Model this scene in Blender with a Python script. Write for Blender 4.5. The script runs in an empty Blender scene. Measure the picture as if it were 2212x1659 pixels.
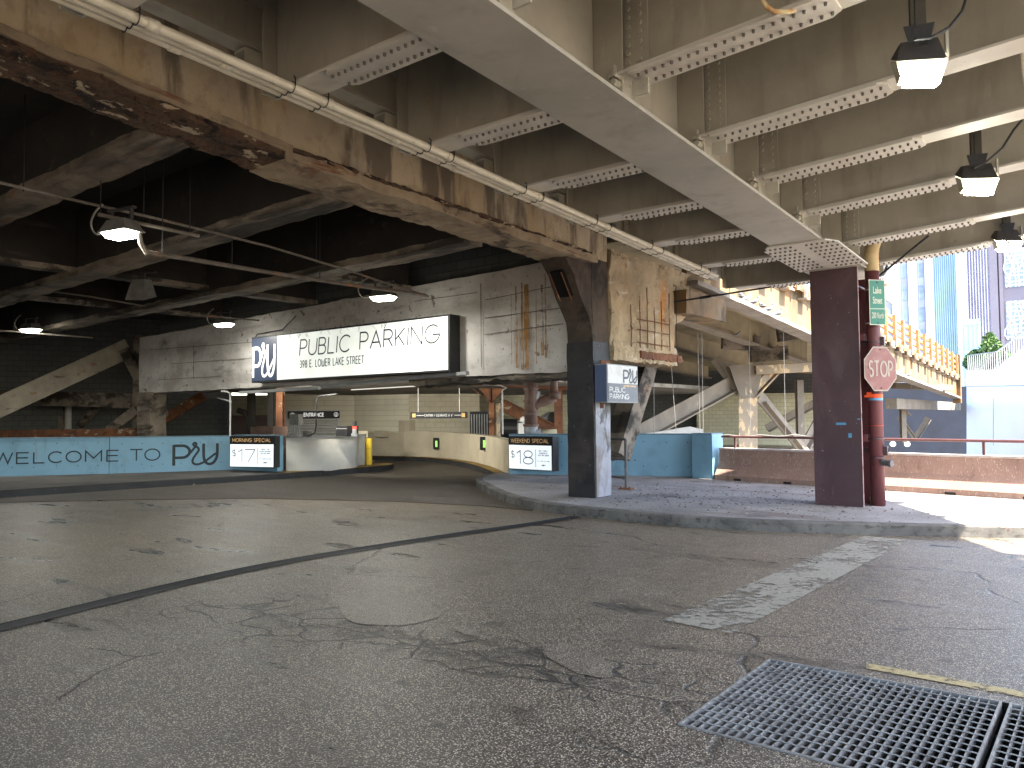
import bpy, math, random
from math import sin, cos, pi, radians, atan, atan2, sqrt
from mathutils import Vector, Matrix, noise
random.seed(7)
SC = bpy.context.scene
C = SC.collection

# ------------------------------------------------------------------ camera
FP, TH, PITCH, ROLL, EYE = 1680.0, radians(37.9), atan(70/1680), -0.009, 1.6
RM = Matrix.Rotation(TH, 3, 'Z') @ Matrix.Rotation(pi/2+PITCH, 3, 'X') @ Matrix.Rotation(ROLL, 3, 'Z')
cam = bpy.data.objects.new('camera', bpy.data.cameras.new('camera'))
C.objects.link(cam)
cam.matrix_world = Matrix.Translation((0, 0, EYE)) @ RM.to_4x4()
cam.data.sensor_width = 36; cam.data.lens = FP/2212*36
cam.data.clip_start = .05; cam.data.clip_end = 2000
SC.camera = cam
CP = Vector((0, 0, EYE))
# survey helpers: a sight line of the photograph cut with a real plane
def ray(x, y): return RM @ Vector(((x-1106)/FP, -(y-829.5)/FP, -1))
def G(x, y, z=0.): d = ray(x, y); return CP+d*((z-EYE)/d.z)
def PY(x, y, Y): d = ray(x, y); return CP+d*(Y/d.y)
def PX(x, y, X): d = ray(x, y); return CP+d*(X/d.x)
def D(x, y, dep): return CP+ray(x, y)*dep

# ------------------------------------------------------------------ light
SUN = Vector((.56, .03, .83)).normalized()
w = bpy.data.worlds.new('World'); SC.world = w; w.use_nodes = True
nt = w.node_tree
sky = nt.nodes.new('ShaderNodeTexSky'); sky.sky_type = 'NISHITA'; sky.sun_disc = False
sky.sun_elevation = math.asin(SUN.z); sky.sun_rotation = atan2(SUN.x, SUN.y)
sky.air_density = 1.0; sky.dust_density = 2.0; sky.ozone_density = 1.0
bg = nt.nodes['Background']; nt.links.new(sky.outputs[0], bg.inputs[0]); bg.inputs[1].default_value = .15
sl = bpy.data.lights.new('sun', 'SUN'); sl.energy = 4.6; sl.angle = radians(.5); sl.color = (1, .92, .80)
so = bpy.data.objects.new('sun', sl); C.objects.link(so)
so.rotation_euler = SUN.to_track_quat('Z', 'Y').to_euler(); so.location = (10, 5, 30)
SC.view_settings.view_transform = 'Standard'; SC.view_settings.look = 'None'
SC.view_settings.exposure = 3.0; SC.view_settings.gamma = 1
SC.cycles.max_bounces = 8; SC.cycles.diffuse_bounces = 6; SC.cycles.glossy_bounces = 3
SC.cycles.transparent_max_bounces = 8
SC.cycles.sample_clamp_indirect = 6
SC.cycles.caustics_reflective = False; SC.cycles.caustics_refractive = False

# ------------------------------------------------------------------ materials
class NT:
    def __init__(s, name):
        s.m = bpy.data.materials.new(name); s.m.use_nodes = True; s.t = s.m.node_tree
        s.p = s.t.nodes['Principled BSDF']; s.L = s.t.links.new
    def n(s, t, **k):
        o = s.t.nodes.new(t)
        for a, v in k.items(): setattr(o, a, v)
        return o
    def math(s, op, a, b=None, c=None, clamp=False):
        o = s.n('ShaderNodeMath', operation=op, use_clamp=clamp)
        for i, v in enumerate((a, b, c)):
            if v is None: continue
            if isinstance(v, (int, float)): o.inputs[i].default_value = v
            else: s.L(v, o.inputs[i])
        return o.outputs[0]
    def pos(s, obj=False):
        tc = s.n('ShaderNodeTexCoord') if obj else s.n('ShaderNodeNewGeometry')
        return tc.outputs['Object'] if obj else tc.outputs['Position']
    def scale(s, v, sc, off=(0, 0, 0)):
        o = s.n('ShaderNodeMapping'); s.L(v, o.inputs[0]); o.inputs['Scale'].default_value = sc; o.inputs['Location'].default_value = off
        return o.outputs[0]
    def noise(s, v, sc=1., det=4, rough=.55, dist=0.):
        o = s.n('ShaderNodeTexNoise'); s.L(v, o.inputs['Vector']); o.inputs['Scale'].default_value = sc
        o.inputs['Detail'].default_value = det; o.inputs['Roughness'].default_value = rough; o.inputs['Distortion'].default_value = dist
        return o.outputs[0]
    def ss(s, v, lo, hi, a=0., b=1.):
        o = s.n('ShaderNodeMapRange'); o.interpolation_type = 'SMOOTHSTEP'; s.L(v, o.inputs[0])
        for i, x in enumerate((lo, hi, a, b)): o.inputs[i+1].default_value = x
        return o.outputs[0]
    def mix(s, f, a, b, mode='MIX'):
        o = s.n('ShaderNodeMix', data_type='RGBA', blend_type=mode)
        for i, v in ((0, f), (6, a), (7, b)):
            if isinstance(v, (int, float)): o.inputs[i].default_value = v
            elif isinstance(v, tuple): o.inputs[i].default_value = (*v[:3], 1)
            else: s.L(v, o.inputs[i])
        return o.outputs[2]
    def bump(s, h, st=.3, dist=.01):
        o = s.n('ShaderNodeBump'); s.L(h, o.inputs['Height']); o.inputs['Strength'].default_value = st; o.inputs['Distance'].default_value = dist
        s.L(o.outputs[0], s.p.inputs['Normal'])

def mat(name, c1, c2=None, sc=1.5, rough=.8, metal=0., bump=.25, bs=30, bd=.01, layers=(), spec=.3, obj=False, seed=0):
    """base colour varying between c1 and c2, then layers (colour, (sx,sy,sz), lo, hi[, detail]) of stains and wear"""
    k = NT(name); v = k.scale(k.pos(obj), (1, 1, 1), (seed*3.1, seed*1.7, seed*.9))
    col = k.mix(k.ss(k.noise(v, sc, 6, .65), .3, .7), c1, c2 or tuple(x*.8 for x in c1))
    for i, l in enumerate(layers):
        vv = k.scale(v, l[1], (i*5.3, i*2.9, i*7.7))
        col = k.mix(k.ss(k.noise(vv, 1, l[4] if len(l) > 4 else 5, .62, .3), l[2], l[3], 0, l[5] if len(l) > 5 else 1), col, l[0])
    k.L(col, k.p.inputs['Base Color'])
    k.p.inputs['Roughness'].default_value = rough; k.p.inputs['Metallic'].default_value = metal
    k.p.inputs['Specular IOR Level'].default_value = spec
    if bump: k.bump(k.noise(v, bs, 6, .7), bump, bd)
    return k.m

def emit(name, col, st, base=(.8, .8, .8), var=0.):
    k = NT(name); k.p.inputs['Base Color'].default_value = (*base, 1)
    k.p.inputs['Emission Color'].default_value = (*col, 1); k.p.inputs['Emission Strength'].default_value = st
    if var:
        n_ = k.noise(k.pos(), 2.2, 2)
        k.L(k.math('MULTIPLY', k.ss(n_, .3, .7, 1-var, 1.), st), k.p.inputs['Emission Strength'])
    k.p.inputs['Roughness'].default_value = .4
    return k.m

def asphalt(name, tone=1.0, cracks=True, coarse=105, warm=1.0, rough=.41):
    k = NT(name); p = k.pos()
    vo = k.n('ShaderNodeTexVoronoi'); k.L(p, vo.inputs['Vector']); vo.inputs['Scale'].default_value = coarse
    sep = k.n('ShaderNodeSeparateColor'); k.L(vo.outputs['Color'], sep.inputs[0])
    st = k.ss(sep.outputs[0], .42, .86)
    edge = k.ss(vo.outputs['Distance'], .25, .62, 1, 0)
    st = k.math('MULTIPLY', st, edge)
    big = k.noise(p, .55, 5, .6); mid = k.noise(p, 3.2, 6, .68); fine = k.noise(p, 60, 4, .7)
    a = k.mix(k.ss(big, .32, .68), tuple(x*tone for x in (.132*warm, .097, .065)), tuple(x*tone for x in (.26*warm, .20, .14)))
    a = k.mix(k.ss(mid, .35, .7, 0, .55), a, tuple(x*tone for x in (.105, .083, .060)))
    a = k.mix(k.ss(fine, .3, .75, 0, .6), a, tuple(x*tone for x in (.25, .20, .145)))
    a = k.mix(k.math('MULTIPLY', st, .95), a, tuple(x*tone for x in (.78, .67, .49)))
    # oil spots and worn bands
    oil = k.noise(k.scale(p, (.55, 1.9, 1), (4, 2, 0)), 1.1, 4, .6)
    a = k.mix(k.ss(oil, .56, .68, 0, .75), a, (.02, .018, .016))
    drip = k.noise(k.scale(p, (.9, .9, 1), (1, 8, 0)), 3.4, 3, .5)
    a = k.mix(k.ss(drip, .66, .72, 0, .7), a, (.025, .021, .018))
    oil2 = k.noise(k.scale(p, (1.2, .35, 1), (9, 5, 0)), 1.0, 3, .5)
    a = k.mix(k.ss(oil2, .56, .7, 0, .4), a, tuple(x*tone for x in (.15, .128, .10)))
    a = k.mix(k.math('MULTIPLY', k.ss(vo.outputs['Distance'], .3, .6), .75), a, tuple(x*tone for x in (.022, .018, .015)))
    h = k.math('MULTIPLY', edge, .8); rgh = rough
    if cracks:
        # crazed strip of broken asphalt running across the lane
        a0, a1 = G(380, 1300), G(1560, 1505)
        d = (a1-a0); L = d.xy.length; u = d.xy/L
        wob = k.n('ShaderNodeTexNoise'); k.L(p, wob.inputs['Vector']); wob.inputs['Scale'].default_value = 1.3; wob.inputs['Detail'].default_value = 5
        sx = k.n('ShaderNodeSeparateXYZ'); k.L(p, sx.inputs[0])
        X = k.math('SUBTRACT', sx.outputs[0], a0.x); Y = k.math('SUBTRACT', sx.outputs[1], a0.y)
        s_ = k.math('ADD', k.math('MULTIPLY', X, u.x), k.math('MULTIPLY', Y, u.y))
        t_ = k.math('SUBTRACT', k.math('MULTIPLY', Y, u.x), k.math('MULTIPLY', X, u.y))
        t_ = k.math('ADD', t_, k.math('MULTIPLY_ADD', wob.outputs[0], 1.5, -.75))
        band = k.math('MULTIPLY', k.ss(k.math('ABSOLUTE', t_), .16, .52, 1, 0), k.ss(s_, -.3, .5))
        band = k.math('MULTIPLY', band, k.ss(s_, L-.5, L+.4, 1, 0))
        dv = k.n('ShaderNodeVectorMath', operation='MULTIPLY_ADD'); k.L(wob.outputs['Color'], dv.inputs[0]); dv.inputs[1].default_value = (.7, .7, 0); k.L(p, dv.inputs[2])
        vc = k.n('ShaderNodeTexVoronoi', feature='DISTANCE_TO_EDGE'); k.L(k.scale(dv.outputs[0], (1, 1.5, 1)), vc.inputs['Vector']); vc.inputs['Scale'].default_value = 1.9
        core = k.ss(k.math('ABSOLUTE', t_), .02, .14, 1, 0)
        cr = k.ss(vc.outputs['Distance'], .014, .045, 1, 0)
        cr = k.math('MULTIPLY', cr, band)
        rub = k.math('MULTIPLY', k.math('MULTIPLY', core, k.ss(k.noise(p, 9, 5, .75), .38, .56)), k.math('MULTIPLY', k.ss(s_, .1, .8), k.ss(s_, L-.9, L+.1, 1, 0)))
        wide = k.ss(k.noise(p, .6, 2), .5, .56, 0, 1)
        vc2 = k.n('ShaderNodeTexVoronoi', feature='DISTANCE_TO_EDGE'); k.L(dv.outputs[0], vc2.inputs['Vector']); vc2.inputs['Scale'].default_value = .42
        cr2 = k.math('MULTIPLY', k.ss(vc2.outputs['Distance'], .0025, .009, 1, 0), wide)
        al = k.math('MAXIMUM', k.math('MAXIMUM', cr, k.math('MULTIPLY', rub, .8)), k.math('MULTIPLY', cr2, .8))
        a = k.mix(k.math('MULTIPLY', al, .82), a, (.010, .010, .011))
        h = k.math('SUBTRACT', h, k.math('MULTIPLY', al, 3.))
    k.L(a, k.p.inputs['Base Color'])
    k.L(k.ss(oil, .5, .75, rgh, rgh-.22), k.p.inputs['Roughness'])
    k.p.inputs['Specular IOR Level'].default_value = .6
    k.bump(k.math('ADD', h, k.math('MULTIPLY', fine, .5)), .7, .006)
    return k.m

def worn_paint(name, col, lo, hi, sc=14):
    k = NT(name); p = k.pos(); n1 = k.noise(p, sc, 7, .75); n2 = k.noise(p, 1.6, 3)
    m_ = k.ss(k.math('ADD', k.math('MULTIPLY', n1, .6), k.math('MULTIPLY', n2, .4)), lo, hi)
    k.L(m_, k.p.inputs['Alpha']); k.p.inputs['Base Color'].default_value = (*col, 1); k.p.inputs['Roughness'].default_value = .7
    k.L(k.mix(k.ss(k.noise(p, 40, 3), .3, .7), col, tuple(c*.7 for c in col)), k.p.inputs['Base Color'])
    return k.m

def blocks(name, c1, c2, mortar, bw=.4, bh=.2, extra=(), ms=.012):
    k = NT(name); o = k.pos(True); sx = k.n('ShaderNodeSeparateXYZ'); k.L(o, sx.inputs[0])
    cb = k.n('ShaderNodeCombineXYZ'); k.L(sx.outputs[0], cb.inputs[0]); k.L(sx.outputs[2], cb.inputs[1])
    b = k.n('ShaderNodeTexBrick'); k.L(cb.outputs[0], b.inputs['Vector'])
    b.inputs['Color1'].default_value = (*c1, 1); b.inputs['Color2'].default_value = (*c2, 1); b.inputs['Mortar'].default_value = (*mortar, 1)
    b.inputs['Scale'].default_value = 1; b.inputs['Brick Width'].default_value = bw; b.inputs['Row Height'].default_value = bh
    b.inputs['Mortar Size'].default_value = ms; b.inputs['Mortar Smooth'].default_value = .3
    col = b.outputs[0]
    col = k.mix(k.ss(k.noise(o, 1.3, 6, .65), .35, .75, 0, .35), col, tuple(x*.55 for x in c1))
    for l in extra:
        col = k.mix(k.ss(k.noise(k.scale(o, l[1]), 1, 5, .6), l[2], l[3], 0, l[5] if len(l) > 5 else 1), col, l[0])
    k.L(col, k.p.inputs['Base Color']); k.p.inputs['Roughness'].default_value = .75
    k.bump(k.math('ADD', k.math('MULTIPLY', b.outputs['Fac'], -1.), k.math('MULTIPLY', k.noise(o, 50, 4), .3)), .4, .006)
    return k.m

RUST = (.17, .065, .025); SOOT = (.018, .016, .015)
M = {}
M['road'] = asphalt('asphalt_coarse', 1.0)
M['patch'] = asphalt('asphalt_patch', 1.1, False, 150, .98)
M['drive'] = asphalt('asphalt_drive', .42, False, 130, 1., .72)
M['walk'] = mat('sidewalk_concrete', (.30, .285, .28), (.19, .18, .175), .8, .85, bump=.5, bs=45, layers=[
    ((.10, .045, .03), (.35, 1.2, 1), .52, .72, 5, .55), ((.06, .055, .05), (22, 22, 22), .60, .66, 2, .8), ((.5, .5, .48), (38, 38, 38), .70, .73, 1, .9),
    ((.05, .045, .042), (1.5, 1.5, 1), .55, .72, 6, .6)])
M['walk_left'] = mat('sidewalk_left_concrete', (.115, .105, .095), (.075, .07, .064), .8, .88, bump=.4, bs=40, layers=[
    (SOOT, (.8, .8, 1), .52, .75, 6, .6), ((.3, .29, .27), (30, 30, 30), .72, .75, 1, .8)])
M['kerb'] = mat('kerb_concrete', (.17, .16, .145), (.09, .085, .08), 2, .85, bump=.5, bs=25, layers=[((.05, .046, .042), (8, 8, 14), .50, .66, 7, .8)])
M['kerb_black'] = mat('kerb_black', (.03, .03, .03), (.018, .018, .018), 3, .7, bump=.5, bs=20, layers=[((.25, .24, .22), (9, 9, 14), .68, .72, 5)])
M['kerb_yellow'] = mat('kerb_yellow', (.33, .21, .05), (.20, .14, .06), 2, .8, layers=[((.05, .045, .035), (4, 4, 6), .55, .7, 6, .8)])
STL = [((.24, .215, .17), (2.2, 2.2, .45), .50, .68, 7, .45), ((.42, .25, .11), (.8, .8, .5), .66, .78, 6, .5), ((.11, .055, .035), (5, 5, 3), .70, .76, 6, .9), ((.15, .14, .12), (2.5, 2.5, .5), .56, .75, 5, .35), ((.58, .56, .5), (4, 4, 1), .62, .72, 5, .35)]
M['steel'] = mat('painted_steel', (.425, .40, .345), (.345, .325, .275), 1.3, .5, bump=.18, bs=9, layers=STL, spec=.4)
M['steel2'] = mat('painted_steel_grey', (.40, .385, .35), (.33, .32, .29), 1.1, .5, bump=.18, bs=12, layers=STL, spec=.45)
M['flange'] = mat('flange_paint', (.58, .56, .52), (.47, .45, .41), 1.6, .5, bump=.2, bs=20, layers=[((.2, .07, .03), (4, 4, 4), .69, .75, 6, .9), ((.3, .28, .25), (1.5, 5, 3), .55, .75, 5, .5)], spec=.4)
M['bolt'] = mat('bolt_shade', (.13, .12, .105), (.085, .075, .065), 30, .6, bump=0)  # bolt heads coloured dark to stand for their shaded sides
M['flange_rust'] = mat('flange_paint_rusty', (.55, .52, .48), (.42, .39, .35), 2, .6, bump=.4, bs=20, layers=[((.16, .06, .03), (1.6, 3, 3), .52, .62, 7, .95)], spec=.4)
M['soot_steel'] = mat('sooty_steel', (.06, .055, .047), (.035, .032, .028), 1.2, .8, bump=.2, layers=[((.14, .12, .10), (2, 2, 5), .6, .75, 6, .6)])
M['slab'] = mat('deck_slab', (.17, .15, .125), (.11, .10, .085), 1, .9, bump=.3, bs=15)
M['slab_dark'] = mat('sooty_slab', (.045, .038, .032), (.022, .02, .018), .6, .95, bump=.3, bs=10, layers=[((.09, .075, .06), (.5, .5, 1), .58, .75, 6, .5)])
M['soot_conc'] = mat('sooty_concrete', (.27, .225, .175), (.11, .095, .08), 1.1, .92, bump=.5, bs=14, layers=[((.20, .075, .03), (1.5, 4, 3), .60, .70, 6, .55), (SOOT, (.35, 2.0, 2), .46, .60, 7, .85)])
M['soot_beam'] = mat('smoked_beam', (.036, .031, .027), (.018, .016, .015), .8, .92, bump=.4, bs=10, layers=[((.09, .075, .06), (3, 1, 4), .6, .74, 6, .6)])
M['girder_conc'] = mat('stained_concrete', (.60, .50, .36), (.42, .35, .26), .9, .88, bump=.9, bs=22, layers=[((.34, .26, .18), (6, 6, 4), .50, .66, 8, .6),
    ((.50, .35, .18), (.9, .7, .25), .48, .66, 6, .6), ((.13, .105, .085), (1.8, 1.6, .3), .50, .60, 7, .85), ((.40, .37, .32), (.6, .6, 2.5), .62, .74, 5, .55),
    ((.03, .028, .026), (.55, .55, .3), .56, .74, 6, .8), ((.03, .025, .02), (2.2, 2.2, 2.8), .715, .73, 7, .6)])
M['spall'] = mat('spalled_concrete', (.15, .092, .062), (.065, .045, .034), 3.2, .95, bump=1., bs=34, bd=.03, layers=[
    ((.012, .01, .01), (5, 4, 7), .50, .60, 8, .85), ((.55, .46, .34), (5, 3, 8), .58, .62, 9, .9), ((.15, .065, .035), (4, 4, 4), .58, .66, 7, .6)])
M['girder_low'] = mat('grimy_concrete_edge', (.40, .32, .225), (.24, .19, .14), 1.6, .92, bump=.7, bs=24, bd=.02, layers=[
    ((.17, .062, .03), (1.1, .8, 6), .55, .64, 7, .8), ((.045, .035, .03), (1.5, 1.0, 3), .54, .64, 7, .8), ((.42, .39, .34), (3, 3, 5), .64, .7, 6, .7)])
M['rust'] = mat('rusted_steel', (.20, .085, .04), (.10, .045, .028), 3, .9, bump=.8, bs=25, layers=[((.36, .30, .21), (2, 2, 3), .58, .66, 7, .85), ((.05, .025, .018), (5, 5, 3), .58, .66, 6, .8)])
M['block'] = mat('crumbling_concrete', (.52, .41, .27), (.34, .27, .18), 1.4, .95, bump=1.2, bs=16, bd=.035, layers=[
    ((.55, .25, .07), (1.4, 1.4, .35), .56, .66, 6, .8), ((.62, .58, .50), (2, 2, 4), .58, .68, 6, .8), ((.13, .07, .04), (3.2, 3.2, 5), .60, .66, 7, .85)])
M['col_black'] = mat('black_painted_column', (.026, .026, .028), (.016, .016, .018), 2, .55, bump=.7, bs=12, layers=[((.055, .045, .04), (1, 1, .8), .5, .66, 7, .7), ((.42, .40, .36), (18, 18, 9), .70, .73, 4, .8),((.20, .19, .17), (6, 6, 5), .70, .73, 6, .7), ((.07, .065, .06), (2, 2, 1), .58, .72, 6, .5)])
M['col_up'] = mat('sooty_column', (.10, .075, .058), (.045, .036, .03), 1.6, .9, bump=.6, bs=18, layers=[(SOOT, (1.2, 1.2, 1), .48, .62, 6, .85)])
M['col_side'] = mat('peeling_grey_side', (.34, .34, .38), (.20, .20, .22), 2, .5, bump=.7, bs=20, layers=[((.04, .036, .034), (2.5, 2.5, 1.6), .50, .60, 7, .9), ((.16, .13, .11), (1, 1, .7), .50, .62, 5, .8)])
M['maroon'] = mat('maroon_steel', (.066, .030, .034), (.048, .022, .027), 1.4, .42, bump=.2, bs=12, layers=[((.105, .07, .07), (1.2, 1.2, .5), .54, .70, 8, .6), ((.16, .10, .09), (9, 9, 1.1), .66, .72, 7, .7),((.035, .018, .02), (3, 3, .8), .55, .72, 6, .7), ((.45, .42, .42), (30, 30, 30), .765, .78, 1, .8)], spec=.5)
M['maroon_light'] = mat('maroon_edge', (.36, .25, .24), (.24, .12, .12), 3, .5, layers=[((.09, .03, .03), (6, 6, 3), .55, .65, 5, .8)])
M['maroon_red'] = mat('maroon_red', (.15, .05, .052), (.11, .038, .04), 1.5, .5, bump=.2, bs=12, layers=[((.22, .14, .12), (6, 6, 1.2), .58, .68, 7, .6), ((.05, .025, .02), (4, 4, 1), .58, .66, 7, .7)])
M['cream_pipe'] = mat('cream_pipe', (.60, .50, .32), (.45, .34, .18), 2, .6, layers=[((.42, .17, .04), (4, 4, 1.2), .54, .66, 6, .85)])
M['conduit'] = mat('conduit_paint', (.62, .585, .49), (.50, .465, .38), 4, .42, bump=.25, bs=50, layers=[((.10, .085, .07), (22, 5, 22), .62, .70, 5, .8), ((.3, .25, .18), (6, 2, 6), .6, .72, 5, .6)], spec=.5)
M['conduit_dark'] = mat('old_conduit', (.17, .15, .13), (.10, .085, .07), 5, .6, bump=.3, layers=[((.30, .14, .07), (3, 3, 3), .56, .66, 6, .8)])
M['black'] = mat('black_metal', (.022, .022, .024), (.014, .014, .015), 4, .5, bump=.2, bs=30)
M['rubber'] = mat('joint_rubber', (.012, .012, .012), (.022, .021, .02), 6, .6, bump=.5, bs=20, layers=[((.12, .11, .10), (3, 1, 3), .62, .7, 6, .4)], spec=.25)
M['cable'] = mat('cable_black', (.03, .03, .035), None, 6, .6, bump=0)
M['cable_grey'] = mat('cable_grey', (.24, .23, .21), None, 6, .55, bump=0)
M['lamp_grey'] = mat('lamp_housing', (.20, .195, .18), (.13, .125, .115), 5, .5, metal=.3, bump=.2)
M['lamp_dark'] = mat('lamp_housing_dark', (.035, .035, .037), (.06, .05, .045), 6, .55, metal=.2, bump=.2)
M['lens'] = emit('lamp_lens', (1, .98, .86), 9, (.9, .9, .85))
M['lens_soft'] = emit('lamp_lens_daylight', (1, .98, .88), .30, (.9, .9, .85))
M['lintel'] = mat('whitewashed_concrete', (.52, .50, .48), (.42, .40, .38), 1.6, .85, bump=.6, bs=22, obj=False, layers=[((.22, .205, .19), (.8, .8, 1.4), .47, .66, 8, .5), ((.06, .055, .05), (1.3, 1.3, 1.1), .62, .72, 9, .6), ((.08, .07, .06), (14, 14, 9), .62, .67, 4, .6),
    ((.26, .24, .21), (.5, .5, .9), .5, .72, 6, .7), ((.035, .03, .028), (2.6, 2.6, 3), .635, .67, 8, .75), ((.11, .10, .09), (.35, .35, 2.2), .60, .72, 6, .7)])
k = None
def streak(name, c1, c2):
    k = NT(name); p = k.pos(); n1 = k.noise(k.scale(p, (30, 30, .7)), 1, 5, .6); n2 = k.noise(p, 6, 5, .7)
    k.L(k.ss(k.math('ADD', k.math('MULTIPLY', n1, .7), k.math('MULTIPLY', n2, .3)), .40, .56), k.p.inputs['Alpha'])
    k.L(k.mix(k.ss(n2, .3, .7), c1, c2), k.p.inputs['Base Color']); k.p.inputs['Roughness'].default_value = .8
    return k.m
M['streak'] = streak('rust_run', (.40, .20, .04), (.20, .09, .02))
M['ochre'] = mat('rust_streak', (.38, .17, .03), (.25, .10, .02), 6, .8, bump=0)
M['seam'] = mat('form_seam', (.10, .09, .08), None, 6, .9, bump=0)
M['soffit'] = mat('soffit', (.30, .28, .24), (.17, .155, .13), 1.5, .9, bump=.4, layers=[(SOOT, (1, 1, 1), .54, .68, 6, .8)])
M['blue'] = mat('blue_paint', (.20, .36, .475), (.17, .32, .43), .9, .55, bump=.3, bs=16, layers=[((.12, .20, .25), (1.4, 1.4, 1.4), .52, .70, 8, .45), ((.20, .22, .20), (9, 9, .8), .63, .70, 6, .5),((.06, .10, .13), (2, 2, .4), .60, .76, 6, .5), ((.04, .05, .055), (14, 14, 14), .73, .75, 2, .8), ((.2, .33, .42), (3, 3, 3), .66, .76, 6, .5)])
M['ink'] = mat('lettering_dark', (.022, .03, .035), (.03, .037, .042), 5, .6, bump=0)
M['ink_black'] = mat('lettering_black', (.012, .014, .02), None, 5, .5, bump=0)
M['navy'] = emit('sign_navy_panel', (.03, .045, .085), .10, (.02, .028, .05))
M['sign_white'] = emit('sign_white_panel', (.93, 1, .93), .085, (.85, .87, .83), .22)
M['sign_letter'] = emit('sign_white_letter', (.95, 1, .94), .085, (.85, .85, .82))
M['panel_blue'] = emit('price_panel', (.82, .92, 1.), .105, (.85, .88, .9), .12)
M['gold'] = emit('gold_letter', (1., .62, .28), .035, (.62, .40, .18))
M['white_plain'] = mat('white_letter', (.72, .72, .70), None, 5, .6, bump=0)
M['garage_tube'] = emit('garage_tube', (1, .96, .82), .10)
M['green_led'] = emit('green_led', (.35, 1., .12), .10, (.3, .6, .2))
M['red_led'] = emit('red_beacon', (1., .05, .03), .2, (.5, .05, .03))
M['cream'] = blocks('cream_block', (.70, .66, .52), (.66, .62, .48), (.50, .46, .35), 4., .21)
M['cmu'] = blocks('tan_block', (.52, .47, .35), (.46, .42, .31), (.38, .345, .255), .4, .2, [((.24, .21, .15), (.5, .5, .9), .5, .7, 5, .5)])
M['cmu_far'] = blocks('far_block', (.50, .48, .34), (.43, .41, .30), (.30, .28, .2), .4, .2)
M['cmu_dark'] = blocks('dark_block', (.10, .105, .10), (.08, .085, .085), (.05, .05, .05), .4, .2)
M['cream_conc'] = mat('cream_concrete', (.50, .44, .32), (.40, .35, .26), 1.1, .8, bump=.3, bs=20, layers=[((.24, .2, .13), (1, 1, .6), .58, .74, 6, .5)])
M['booth'] = mat('booth_concrete', (.50, .49, .45), (.40, .385, .35), 1.1, .6, bump=.3, bs=20, layers=[((.26, .24, .21), (1.5, 1.5, .5), .54, .74, 6, .5), ((.08, .07, .06), (20, 20, 20), .72, .74, 3, .7)])
M['shutter'] = mat('shutter_metal', (.42, .42, .41), (.33, .33, .32), 2, .45, metal=.4, bump=.1)
M['yellow'] = mat('bollard_yellow', (.72, .50, .03), (.62, .42, .03), 3, .5, bump=.15, layers=[((.12, .1, .05), (8, 8, 8), .68, .72, 5, .7)])
M['grey_metal'] = mat('grey_metal', (.30, .31, .31), (.22, .22, .22), 3, .5, metal=.3, bump=.2)
M['white_metal'] = mat('white_metal', (.62, .62, .60), (.5, .5, .48), 3, .45, bump=.2)
M['brown_pipe'] = mat('brown_pipe', (.17, .105, .085), (.10, .065, .052), 3, .55, bump=.4, layers=[((.30, .22, .18), (2, 2, 4), .62, .7, 6, .6)])
M['pvc'] = mat('pvc_pipe', (.26, .27, .28), (.20, .205, .21), 2, .4, bump=.1)
M['pvc_yellow'] = mat('pvc_pipe_aged', (.55, .49, .32), (.42, .38, .27), 2, .5, bump=.1)
M['barrier'] = mat('rusty_barrier_concrete', (.40, .255, .20), (.29, .18, .14), 1, .75, bump=.4, bs=22, layers=[
    ((.34, .26, .21), (.7, .7, 1.6), .52, .7, 5, .6), ((.66, .60, .56), (60, 60, 14), .60, .66, 3, .6), ((.09, .05, .04), (2.5, 2.5, .8), .56, .72, 6, .6)])
M['rail'] = mat('rail_maroon', (.13, .055, .05), (.09, .04, .04), 3, .5, bump=.2)
M['rail_grey'] = mat('rail_grey', (.13, .12, .125), (.08, .075, .075), 5, .5, bump=.3, layers=[((.22, .09, .05), (8, 8, 8), .62, .68, 5, .8)])
M['stop'] = mat('faded_stop_red', (.20, .078, .065), (.17, .065, .055), 2, .5, bump=.1, layers=[((.26, .14, .115), (3, 3, 6), .5, .7, 6, .7)])
M['stop_white'] = mat('faded_sign_white', (.31, .25, .20), (.26, .205, .165), 8, .5, bump=.1)
M['green'] = mat('street_sign_green', (.018, .16, .105), (.015, .135, .09), 2, .4, bump=0)
M['sign_cream'] = mat('street_sign_cream', (.55, .56, .44), None, 2, .4, bump=0)
M['tape_orange'] = mat('orange_tape', (.90, .10, .02), None, 2, .5, bump=0)
M['tape_blue'] = mat('blue_tape', (.10, .30, .48), None, 2, .5, bump=0)
M['bridge'] = mat('bridge_fascia', (.20, .135, .07), (.13, .095, .055), .9, .85, bump=.4, bs=9, layers=[((.24, .11, .035), (.8, .8, .5), .50, .66, 6, .7), ((.05, .04, .025), (1.3, 1.3, .35), .49, .60, 7, .8)])
M['bridge_under'] = mat('bridge_steel', (.38, .315, .20), (.26, .215, .145), .8, .85, bump=.4, bs=9, layers=[((.20, .17, .12), (1.3, 1.3, .3), .5, .7, 6, .5), ((.56, .5, .38), (4, 4, 2), .64, .72, 5, .5)])
M['bridge_brace'] = mat('bridge_brace', (.24, .205, .16), (.165, .14, .115), 1.2, .85, bump=.3, bs=12, layers=[((.5, .43, .32), (5, 5, 2), .64, .69, 6, .7)])
M['peel'] = mat('peeling_post', (.34, .28, .21), (.27, .22, .165), 1.2, .85, bump=.5, bs=14, layers=[((.62, .46, .27), (4, 4, 2.2), .52, .56, 6, .9)])
M['orange_rail'] = mat('orange_railing', (.42, .26, .11), (.33, .18, .07), 3, .6, bump=.3, layers=[((.30, .10, .03), (5, 5, 5), .60, .66, 5, .8)])
M['scup'] = mat('pale_stub', (.34, .28, .2), (.2, .11, .06), 5, .7, bump=.2)
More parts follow.
